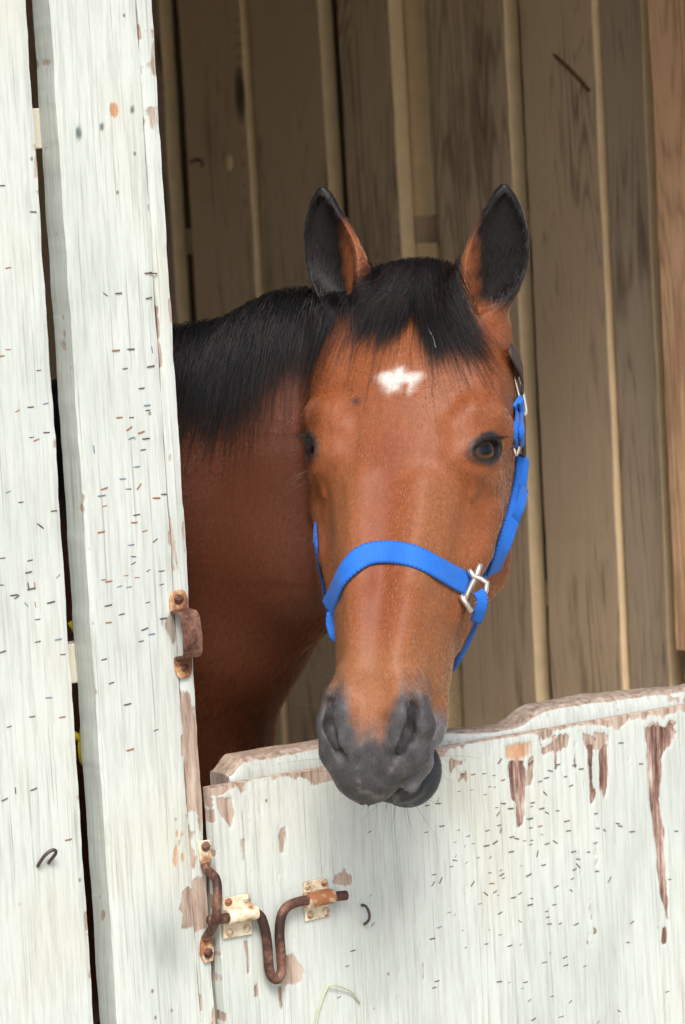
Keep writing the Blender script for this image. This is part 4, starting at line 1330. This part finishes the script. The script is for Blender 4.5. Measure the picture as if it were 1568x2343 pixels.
N = NT('eye')
tc = N.n('ShaderNodeTexCoord')
sp = N.n('ShaderNodeSeparateXYZ'); N.l(tc.outputs['Object'], sp.inputs[0])
ln = N.math('SQRT', N.math('ADD', N.math('POWER', N.math('MULTIPLY', sp.outputs[0], 0.60), 2.0), N.math('POWER', sp.outputs[1], 2.0)))
N.l(N.ramp(N.math('MULTIPLY', ln, 50.0), [(0.0, (0.004, 0.004, 0.005)), (0.26, (0.006, 0.005, 0.006)), (0.36, (0.085, 0.040, 0.020)), (0.56, (0.06, 0.028, 0.015)), (0.66, (0.012, 0.010, 0.010)), (1.0, (0.014, 0.012, 0.012))]), N.b.inputs['Base Color'])
N.b.inputs['Coat Weight'].default_value = 0.0
N.b.inputs['Coat Roughness'].default_value = 0.03
M['eye'] = N.done(0.06, 0.28)

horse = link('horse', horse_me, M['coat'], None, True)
tag(horse, 'bay horse with black mane and small white star looking out over the half door', 'horse')
for s_ in (1, -1):
    lo, sh, n = eye_axes(s_)
    MB_ = bmesh.new()
    bmesh.ops.create_uvsphere(MB_, u_segments=32, v_segments=20, radius=0.0215)
    me = bpy.data.meshes.new('eyeball'); MB_.to_mesh(me); MB_.free()
    eb = link('eyeball', me, M['eye'], horse, True)
    c = EYE_S[s_] - n * 0.0235
    A = np.stack([lo, sh, n], 1)
    Wm = HM @ A
    cw = toW(c)
    eb.matrix_world = Matrix([list(Wm[0]) + [cw[0]], list(Wm[1]) + [cw[1]], list(Wm[2]) + [cw[2]], [0, 0, 0, 1]])


# ---- hair
def hair(name, strands, radii, cols, mat, parent):
    """strands: list of (k,3) arrays in world space or one (n,k,3) array"""
    cu = bpy.data.hair_curves.new(name)
    sizes = [len(x) for x in strands]
    cu.add_curves(sizes)
    P = np.concatenate([np.asarray(x, np.float32) for x in strands]) if isinstance(strands, list) else np.asarray(strands, np.float32).reshape(-1, 3)
    cu.attributes['position'].data.foreach_set('vector', np.ascontiguousarray(P, np.float32).ravel())
    ra = cu.attributes.get('radius') or cu.attributes.new('radius', 'FLOAT', 'POINT')
    ra.data.foreach_set('value', np.ascontiguousarray(radii, np.float32).ravel())
    ha = cu.attributes.new('hcol', 'FLOAT_COLOR', 'CURVE')
    c4 = np.concatenate([cols, np.ones((len(cols), 1))], 1).astype(np.float32)
    ha.data.foreach_set('color', c4.ravel())
    o = bpy.data.objects.new(name, cu)
    cu.materials.append(mat)
    COL.objects.link(o)
    o.parent = parent
    return o


def surf_normals():
    nr = np.zeros((len(horse_me.vertices), 3), np.float32)
    horse_me.vertices.foreach_get('normal', nr.ravel())
    return nr.astype(float)


def on_face(u, t, lift):                        # point on the front of the head, seen along -v
    o = toW((u, t, 0.15)); d = -HM[:, 2]
    hit = HBVH.ray_cast(Vector(o), Vector(d))
    p = np.array(hit[0]) if hit[0] is not None else toW((u, t, -0.03))
    return p + HM[:, 2] * lift


def coat_hairs():
    nrw = surf_normals()
    tri = np.concatenate([HQ[:, [0, 1, 2]], HQ[:, [0, 2, 3]]])
    A, B, Cc = HW[tri[:, 0]], HW[tri[:, 1]], HW[tri[:, 2]]
    ar = 0.5 * np.linalg.norm(np.cross(B - A, Cc - A), axis=1)
    cl = HV[tri[:, 0]]
    head = (cl[:, 1] > -0.16) & (cl[:, 2] > -0.24)
    cw = A
    neck = (cw[:, 2] > 0.9) & (cw[:, 1] < 0.65) & ~head
    wgt = ar * np.where(head, 1.0, np.where(neck, 0.28, 0.0))
    n = 230000
    k = rng.choice(len(tri), n, p=wgt / wgt.sum())
    r1 = np.sqrt(rng.random(n)); r2 = rng.random(n)
    b = np.stack([1 - r1, r1 * (1 - r2), r1 * r2], 1)
    P = A[k] * b[:, :1] + B[k] * b[:, 1:2] + Cc[k] * b[:, 2:]
    Nn = nrw[tri[k, 0]]
    L = toL(P)
    # flow in the head frame
    u, t, v = L.T
    isn = (t < -0.03) | (v < -0.235)
    f = np.stack([0.35 * np.sign(u) * np.minimum(np.abs(u) * 20, 1), np.where(t < 0.155, -0.5, 1.0), -0.4 * np.ones(n)], 1)
    rad = np.stack([u, (t - 0.155), np.zeros(n)], 1)
    near = np.exp(-(u ** 2 + (t - 0.155) ** 2) / 0.002)[:, None]
    f = f * (1 - near) + 30 * rad * near
    ear = (t < 0.045) & (np.abs(u) > 0.035)
    f[ear] = np.array([0.1, -1.0, 0.3])
    F = f @ HM.T
    F[isn] = np.array([-0.35, 0.25, -0.9])
    F += rng.normal(0, 0.13, F.shape)
    F -= Nn * np.einsum('ij,ij->i', F, Nn)[:, None]
    F /= np.linalg.norm(F, axis=1)[:, None] + 1e-9
    ln = np.where(isn, 0.009, 0.0055) * (0.6 + 0.8 * rng.random(n))
    muz = (t > 0.50)
    ln = np.where(muz & ~isn, 0.0025, ln)
    earin = ear
    ln = np.where(earin, 0.006 + 0.008 * rng.random(n) ** 3, ln)
    eye = np.zeros(n, bool)
    for s in (1, -1): eye |= np.linalg.norm(L - EYE_S[s], axis=1) < 0.027
    ln = np.where(eye, 0.002, ln)
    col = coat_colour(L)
    white = col[:, 2] > 0.4
    ln = np.where(white, 0.0085, ln)
    col = col * (0.82 + 0.36 * rng.random(n))[:, None]
    e = np.where(white, 0.24, 0.13)[:, None]
    p0 = P - Nn * 0.0005
    p1 = P + (F * 0.55 + Nn * e * 0.75) * ln[:, None]
    p2 = P + (F * 1.0 + Nn * e * 0.75) * ln[:, None]
    keep = ~(muz & (rng.random(n) < 0.4))
    S = np.stack([p0, p1, p2], 1)[keep]
    R = np.tile(np.array([0.00014, 0.00013, 0.00003]), (len(S), 1))
    hair('coat_hair', S, R, col[keep], M['coat_hair'], horse)


coat_hairs()


def black_cols(n, brown=0.15):
    c = np.tile(np.array([0.0050, 0.0046, 0.0052]), (n, 1)) * (0.6 + 0.9 * rng.random((n, 1)))
    b = rng.random(n) < brown
    c[b] = np.array([0.028, 0.014, 0.009])
    return c


def forelock():
    S, R = [], []
    tips = []
    for i in range(64):
        a = rng.random()
        uu = -0.086 + 0.192 * a
        if abs(uu - 0.008) < 0.008: uu += 0.020 * np.sign(uu - 0.008 + 1e-6)
        tt = np.interp(uu, [-0.086, -0.07, -0.045, -0.02, 0.0, 0.010, 0.022, 0.045, 0.07, 0.09, 0.106], [0.050, 0.068, 0.080, 0.098, 0.094, 0.056, 0.086, 0.112, 0.120, 0.122, 0.105])
        tips.append((uu, tt * (0.82 + 0.24 * rng.random())))
    tips = np.array(tips)
    for i in range(7000):
        ti = tips[rng.integers(len(tips))] + rng.normal(0, 1, 2) * np.array([0.0036, 0.0120]) * (1 if i % 8 else 3.2)
        u0 = ti[0] * 0.38 + rng.normal(0, 0.008); t0 = -0.030 + 0.055 * rng.random() + 0.10 * abs(ti[0])
        m = 9
        q = []
        lift0 = 0.006 + 0.016 * rng.random()
        wob = rng.normal(0, 0.0022, 2); ph = rng.random() * 6
        end = 0.28 + 0.86 * rng.random() ** 0.85
        for k in range(m):
            x = k / (m - 1) * end
            u = u0 + (ti[0] - u0) * (x ** 1.25) + wob[0] * math.sin(ph + 5 * x) * x
            t = t0 + (ti[1] - t0) * x
            lift = lift0 * (1 - x) ** 0.8 + 0.002 + 0.004 * math.sin(min(x, 1) * math.pi) + wob[1] * x * 0.5
            q.append(on_face(u, t, lift))
        S.append(np.array(q)); R.append(np.linspace(0.00023, 0.00005, m))
    hair('forelock', S, np.concatenate(R), black_cols(len(S)), M['black_hair'], horse)
    # one long pale hair
    q = [on_face(u, t, 0.012) for u, t in ((0.016, 0.040), (0.018, 0.052), (0.020, 0.064), (0.026, 0.078), (0.034, 0.092), (0.038, 0.104))]
    hair('pale_hair', [np.array(crom(q, 4))], np.full(21, 0.00045), np.array([[0.40, 0.36, 0.32]]), M['black_hair'], horse)


forelock()


def mane():
    crest = np.array(crom([(0.282, -0.050, 1.60), (0.262, -0.005, 1.62), (0.215, 0.09, 1.62), (0.14, 0.21, 1.58), (0.02, 0.38, 1.52), (-0.16, 0.62, 1.49)], 30))
    S, R = [], []
    side = nrm((-0.62, -0.78, 0))                    # the side the mane falls to
    n = 6500
    for i in range(n):
        a = 26 + rng.random() * (len(crest) - 28)
        j = int(a); c = crest[j] * (1 - a + j) + crest[j + 1] * (a - j)
        d = nrm(crest[j + 1] - crest[j])
        hit = HBVH.find_nearest(Vector(c + side * (0.012 + 0.02 * rng.normal())))
        p = np.array(hit[0])
        fr = a / len(crest)
        ln = (0.42 + 0.58 * min(1, max(0, fr - 0.15) / 0.25)) * (0.135 + 0.06 * fr + 0.03 * math.sin(fr * 31) + 0.02 * rng.normal()) * (0.75 + 0.3 * rng.random())
        m = 10; st = ln / (m - 1)
        lift = 0.004 + 0.012 * rng.random()
        v = nrm(side * (0.5 + 0.4 * rng.random()) + np.array([0, 0, 0.55]) + d * rng.normal(0, 0.15))
        drift = d * (0.18 + 0.10 * rng.normal()) 
        q = [p]
        for k in range(1, m):
            v = nrm(v * 0.55 + (np.array([0, 0, -1.0]) + side * 0.12 + drift) * 0.45)
            p = p + v * st
            h = HBVH.find_nearest(Vector(p))
            sp, sn = np.array(h[0]), np.array(h[1])
            dist = (p - sp) @ sn
            want = lift * (1 - 0.4 * k / m)
            if dist < want: p = p + sn * (want - dist)
            elif dist > want * 1.8: p = p - sn * (dist - want * 1.8) * 0.6
            q.append(p)
        S.append(np.array(q)); R.append(np.linspace(0.00034, 0.00008, m))
    hair('mane', S, np.concatenate(R), black_cols(len(S), 0.06), M['black_hair'], horse)


mane()


def whiskers():
    S, R, Cs = [], [], []
    def add(p, d, ln, r, col, bend=0.3):
        d = nrm(d); q = [p]
        g = nrm(rng.normal(0, 1, 3))
        for k in range(5):
            d = nrm(d + bend * 0.2 * (np.array([0, 0, -1]) + 0.6 * g)); q.append(q[-1] + d * ln / 5)
        S.append(np.array(q)); R.append(np.linspace(r, r * 0.3, 6)); Cs.append(col)
    for i in range(110):                                        # chin and lips
        L = np.array([rng.normal(0.0, 0.022), 0.49 + 0.085 * rng.random(), -0.135 + 0.06 * rng.random()])
        h = HBVH.find_nearest(Vector(toW(L)))
        add(np.array(h[0]), np.array(h[1]) + 0.4 * rng.normal(0, 1, 3) + 0.3 * HM[:, 0] * np.sign(L[0]), 0.02 + 0.035 * rng.random(), 0.00016, (0.03, 0.027, 0.026))
    for i in range(26):
        s = rng.choice((-1, 1))
        L = np.array([0.055 * s, 0.45 + 0.12 * rng.random(), -0.06 + 0.04 * rng.random()])
        h = HBVH.find_nearest(Vector(toW(L)))
        add(np.array(h[0]), np.array(h[1]) + 0.4 * rng.normal(0, 1, 3), 0.02 + 0.04 * rng.random(), 0.00014, (0.04, 0.03, 0.026))
    hair('whiskers', S, np.concatenate(R), np.array(Cs), M['black_hair'], horse)
    S.clear(); R.clear(); Cs.clear()
    for s in (1, -1):
        lo, sh, n = eye_axes(s)
        for i in range(40):                                      # upper lashes
            a = math.radians(200 + 130 * rng.random())
            c = EYE_S[s] + lo * 0.0225 * math.cos(a) * 1.0 + sh * 0.0112 * math.sin(a) + n * 0.002
            d = n * 0.9 + sh * (-0.25 + 0.25 * rng.random()) + lo * (0.45 + 0.2 * rng.normal())
            add(toW(c), HM @ d, 0.009 + 0.009 * rng.random(), 0.00022, (0.010, 0.009, 0.010), 0.35)
        for i in range(6):                                      # feelers under the eye
            c = EYE_S[s] + sh * (0.022 + 0.015 * rng.random()) + lo * 0.012 * rng.normal() + n * -0.004
            add(toW(c), HM @ (n + sh * 0.8 + 0.2 * rng.normal(0, 1, 3)), 0.025 + 0.02 * rng.random(), 0.00010, (0.14, 0.11, 0.09), 0.15)
    hair('eyelashes', S, np.concatenate(R), np.array(Cs), M['black_hair'], horse)


whiskers()
# ------------------------------------------------------------------ blue halter
N = NT('blue_webbing')
uvn = N.n('ShaderNodeUVMap', uv_map='strap')
sp = N.n('ShaderNodeSeparateXYZ'); N.l(uvn.outputs[0], sp.inputs[0])
rib = N.math('SINE', N.math('MULTIPLY', sp.outputs[0], 2 * math.pi / 0.0022))
edge = N.math('GREATER_THAN', N.math('ABSOLUTE', sp.outputs[1]), 0.40)
zig = N.math('SINE', N.math('MULTIPLY', sp.outputs[0], 2 * math.pi / 0.0044))
hh = N.math('ADD', N.math('MULTIPLY', rib, 0.5), N.math('MULTIPLY', N.math('MULTIPLY', zig, edge), 0.8))
nn = N.noise(N.coords((1, 1, 1), False), 120, 4)
c = N.mix(nn, (0.005, 0.105, 0.46), (0.012, 0.170, 0.66))
c = N.mix(N.math('MULTIPLY', N.math('ADD', rib, 1.0), 0.12), c, (0.004, 0.05, 0.30))
c = N.mix(N.math('MULTIPLY', edge, N.math('MULTIPLY', N.math('ADD', zig, 1.0), 0.30)), c, (0.003, 0.03, 0.20))
N.l(c, N.b.inputs['Base Color'])
N.bump(hh, 0.45, 0.0006)
N.b.inputs['Sheen Weight'].default_value = 0.10
M['blue'] = N.done(0.62, 0.3)


def near_px(x, y):
    """surface point of the horse on (or nearest to) a line of sight, with its normal"""
    d = ray(x, y)
    h = HBVH.ray_cast(Vector(CC), Vector(d).normalized(), 3.15)
    if h[0] is not None: return np.array(h[0]), np.array(h[1])
    best = None
    for k in np.arange(2.7, 3.2, 0.004):
        q = CC + d * k
        f = HBVH.find_nearest(Vector(q))
        if best is None or f[3] < best[2]: best = (np.array(f[0]), np.array(f[1]), f[3])
    return best[0], best[1]


def snap(p):
    f = HBVH.find_nearest(Vector(p)); return np.array(f[0]), np.array(f[1])


def ribbon(name, pts, nrms, width, th, mat, parent, uv0=0.0):
    P = np.array(pts, float); Nn = np.array(nrms, float)
    T = np.gradient(P, axis=0); T /= np.linalg.norm(T, axis=1)[:, None]
    Nn = Nn - T * np.einsum('ij,ij->i', Nn, T)[:, None]; Nn /= np.linalg.norm(Nn, axis=1)[:, None]
    B = np.cross(T, Nn)
    wv = width if hasattr(width, '__len__') else [width] * len(P)
    prof = [(-0.5, 0.15), (-0.47, 0.85), (-0.4, 1.0), (-0.2, 1.02), (0, 1.03), (0.2, 1.02), (0.4, 1.0), (0.47, 0.85), (0.5, 0.15), (0.4, 0), (-0.4, 0)]
    s = uv0 + np.concatenate([[0], np.cumsum(np.linalg.norm(np.diff(P, axis=0), axis=1))])
    bm = bmesh.new(); uvl = bm.loops.layers.uv.new('strap'); rings = []
    for i in range(len(P)):
        rings.append([bm.verts.new(Vector(P[i] + B[i] * a * wv[i] + Nn[i] * b * th)) for a, b in prof])
    n = len(prof)
    for i in range(len(P) - 1):
        for k in range(n):
            f = bm.faces.new((rings[i][k], rings[i][(k + 1) % n], rings[i + 1][(k + 1) % n], rings[i + 1][k]))
            for lp, (a, ss) in zip(f.loops, ((k, s[i]), ((k + 1) % n, s[i]), ((k + 1) % n, s[i + 1]), (k, s[i + 1]))):
                lp[uvl].uv = (ss, prof[a][0])
            f.smooth = True
    for r, fl in ((rings[0], 0), (rings[-1], 1)):
        f = bm.faces.new(r[::-1] if fl else r)
        for lp in f.loops: lp[uvl].uv = (s[0], 0)
    bmesh.ops.recalc_face_normals(bm, faces=bm.faces)
    me = bpy.data.meshes.new(name); bm.to_mesh(me); bm.free()
    return link(name, me, mat, parent)


def on_surface(samples, lift, smooth=3):
    P = [np.array(p) for p, n in samples]; Q = [np.array(n) for p, n in samples]
    cP = np.array(crom(P, 6)); cN = np.array(crom(Q, 6))
    cN /= np.linalg.norm(cN, axis=1)[:, None]
    out = []
    for p, n in zip(cP, cN):
        f = HBVH.find_nearest(Vector(p)); sp, sn = np.array(f[0]), np.array(f[1])
        dist = (p - sp) @ sn
        if dist < lift: p = p + sn * (lift - dist)
        out.append(p)
    out = np.array(out)
    for _ in range(smooth):
        out[1:-1] = out[1:-1] * 0.5 + (out[:-2] + out[2:]) * 0.25
    return out, cN


halter = empty('halter', tuple(toW((0, 0.33, 0.01))))
tag(halter, 'bright blue webbing halter with silver rings worn on the horse head', 'halter')

nb_px = [(757, 1394), (765, 1372), (778, 1338), (803, 1298), (838, 1270), (885, 1263), (935, 1270), (985, 1292), (1030, 1317), (1068, 1336)]
P, Nn = on_surface([near_px(*q) for q in nb_px], 0.0016)
for i_ in range(14): Nn[i_] = nrm(Nn[i_] * (i_ / 14) + (-CF * 0.75 - CR * 0.5) * (1 - i_ / 14))
ribbon('noseband', P, Nn, 0.0255, 0.0026, M['blue'], halter)
ringR = P[-1] + Nn[-1] * 0.003
ringL = P[0] + Nn[0] * 0.003

# left cheek strap (right in the picture)
view = lambda p: nrm(CC - p)
ck = [near_px(*q) for q in ((1112, 1312), (1118, 1297), (1133, 1259), (1147, 1221), (1160, 1180), (1170, 1138), (1177, 1092), (1181, 1044))]
P, Nn = on_surface(ck, 0.003, 8)
sn = nrm(-CF * 0.80 + CR * 0.55)
Nn = np.array([nrm(0.25 * n + sn) for n in Nn])
ribbon('cheek_strap', P, Nn, 0.0215, 0.0026, M['blue'], halter)
ribbon('cheek_strap', P[3:] + Nn[3:] * 0.0031 + CR * 0.0016, Nn[3:], 0.0215, 0.0026, M['blue'], halter)
ribbon('strap_tail', np.array([P[-20] + CR * 0.006 - CF * 0.001, P[-15] + CR * 0.0085, P[-10] + CR * 0.0085]), np.array([Nn[-20], Nn[-15], Nn[-10]]), 0.016, 0.0024, M['blue'], halter)
# brass-like tongue buckle, doubled strap, leather crown piece with a big buckle
hp = [near_px(*q) for q in ((1181, 1050), (1179, 1015), (1178, 985), (1177, 950), (1175, 915))]
P, Nn = on_surface(hp[1:], 0.003)
Nn = np.array([nrm(n * 0.7 + view(p) * 0.6) for p, n in zip(P, Nn)])
ribbon('upper_strap', P, Nn, 0.017, 0.0030, M['blue'], halter)
ribbon('upper_strap', P + Nn * 0.0032 + CR * 0.0015, Nn, 0.0085, 0.0026, M['blue'], halter)
cr_px = [(1190, 1055), (1193, 1000), (1194, 950), (1190, 905), (1178, 860), (1165, 825), (1154, 806)]
P, Nn = on_surface([near_px(*q) for q in cr_px], 0.003)
P = P + CR * 0.004
Nn2 = np.array([nrm(n * 0.9 + CR * 0.3) for n in Nn])
tail = [toW(q) for q in ((0.092, 0.085, -0.085), (0.082, 0.045, -0.105), (0.060, 0.012, -0.110), (0.0, -0.012, -0.085), (-0.055, 0.012, -0.115), (-0.075, 0.060, -0.135))]
sm = [(P[k], Nn2[k]) for k in range(0, len(P), 4)] + [snap(q) for q in tail]
Pc, Nc = on_surface(sm, 0.004)
ribbon('crownpiece', Pc, Nc, 0.020, 0.0034, M['leather'], halter)


def bar(name, pts, r, mat='silver', closed=False):
    pts = [np.array(p) for p in pts]
    if closed:
        pts = crom(pts + pts[:1], 6)
    return MB().tube(pts, r, 10).build(name, M[mat], halter, True)


def px_at(x, y, p, off=0.0):                   # same depth along the view as p
    d = (np.asarray(p) - CC) @ CF
    return CC + ray(x, y) * (d - off)


# big buckle on the crown piece
pb = near_px(1180, 890)[0] + CR * 0.008
bar('crown_buckle', [px_at(x, y, pb, 0.006) for x, y in ((1172, 838), (1180, 840), (1190, 870), (1198, 905), (1204, 942), (1197, 946), (1190, 915), (1180, 875))], 0.0021, closed=True)
pb = near_px(1180, 1010)[0]
bar('small_buckle', [px_at(x, y, pb, 0.007) for x, y in ((1172, 990), (1187, 990), (1189, 1015), (1181, 1040), (1174, 1015))], 0.0022, closed=True)

# square ring joining noseband, cheek strap and throat strap
rg = ringR
bar('square_ring_bar', [px_at(x, y, rg, 0.004) for x, y in ((1099, 1289), (1091, 1314), (1079, 1338), (1069, 1360), (1063, 1374))], 0.0034)
bar('square_ring_bar', [px_at(x, y, rg, 0.005) for x, y in ((1053, 1361), (1064, 1377), (1081, 1399))], 0.0036)
bar('square_ring_bar', [px_at(x, y, rg, 0.005) for x, y in ((1073, 1302), (1083, 1318), (1100, 1324), (1114, 1333), (1112, 1350), (1103, 1367), (1090, 1382))], 0.0034)

# far side: cheek strap, ring
ringLp = near_px(757, 1400)[0]
far = [near_px(725, 1218), near_px(729, 1255), near_px(736, 1300), near_px(743, 1345), near_px(750, 1385)]
b0 = far[0][0]
far = [(px_at(750, 1130, b0, -0.085), far[0][1]), (px_at(735, 1182, b0, -0.045), far[0][1])] + far
P, Nn = on_surface(far, -1.0)
Nn = np.array([nrm(-CR * 0.95 - CF * 0.12 + 0.1 * n) for n in Nn])
ribbon('cheek_strap', P - CR * 0.001 + CF * 0.006, Nn, 0.021, 0.0030, M['blue'], halter)
bar('ring', [px_at(x, y, ringLp, 0.003) for x, y in ((758, 1398), (764, 1398), (769, 1450), (763, 1452))], 0.0023, closed=True)

# throat strap under the jaw
a0 = px_at(1098, 1368, rg, -0.004); dR = (a0 - CC) @ CF
mid = [px_at(1094, 1395, a0, -0.010), px_at(1083, 1432, a0, -0.024), px_at(1062, 1478, a0, -0.040), px_at(1038, 1518, a0, -0.055)]
und = [toW((0.030, 0.415, -0.168)), toW((0.0, 0.418, -0.176)), toW((-0.035, 0.405, -0.160)), toW((-0.062, 0.385, -0.115))]
endL = px_at(763, 1440, ringLp, 0.0)
cp = np.array(crom([a0] + mid + und + [endL], 6))
out = []
for p in cp:
    f = HBVH.find_nearest(Vector(p)); sp, sn = np.array(f[0]), np.array(f[1]); dist = (p - sp) @ sn
    out.append(p + sn * max(0, 0.003 - dist))
cp = np.array(out)
ctr = toW((0, 0.40, -0.10))
Nn = np.array([nrm(p - ctr) for p in cp])
ribbon('throat_strap', cp, Nn, 0.019, 0.0034, M['blue'], halter)
wr = np.array(crom([px_at(1094, 1352, rg, 0.008), px_at(1103, 1368, rg, 0.008), px_at(1100, 1392, rg, 0.004), px_at(1090, 1420, rg, -0.008)], 5))
ribbon('strap_loop', wr, np.array([view(p) for p in wr]), 0.013, 0.0035, M['blue'], halter)
wl = np.array(crom([px_at(757, 1400, ringLp, 0.004), px_at(755, 1425, ringLp, 0.003), px_at(762, 1452, ringLp, 0.003), px_at(770, 1462, ringLp, 0.0)], 5))
ribbon('strap_loop', wl, np.array([view(p) for p in wl]), 0.009, 0.003, M['blue'], halter)
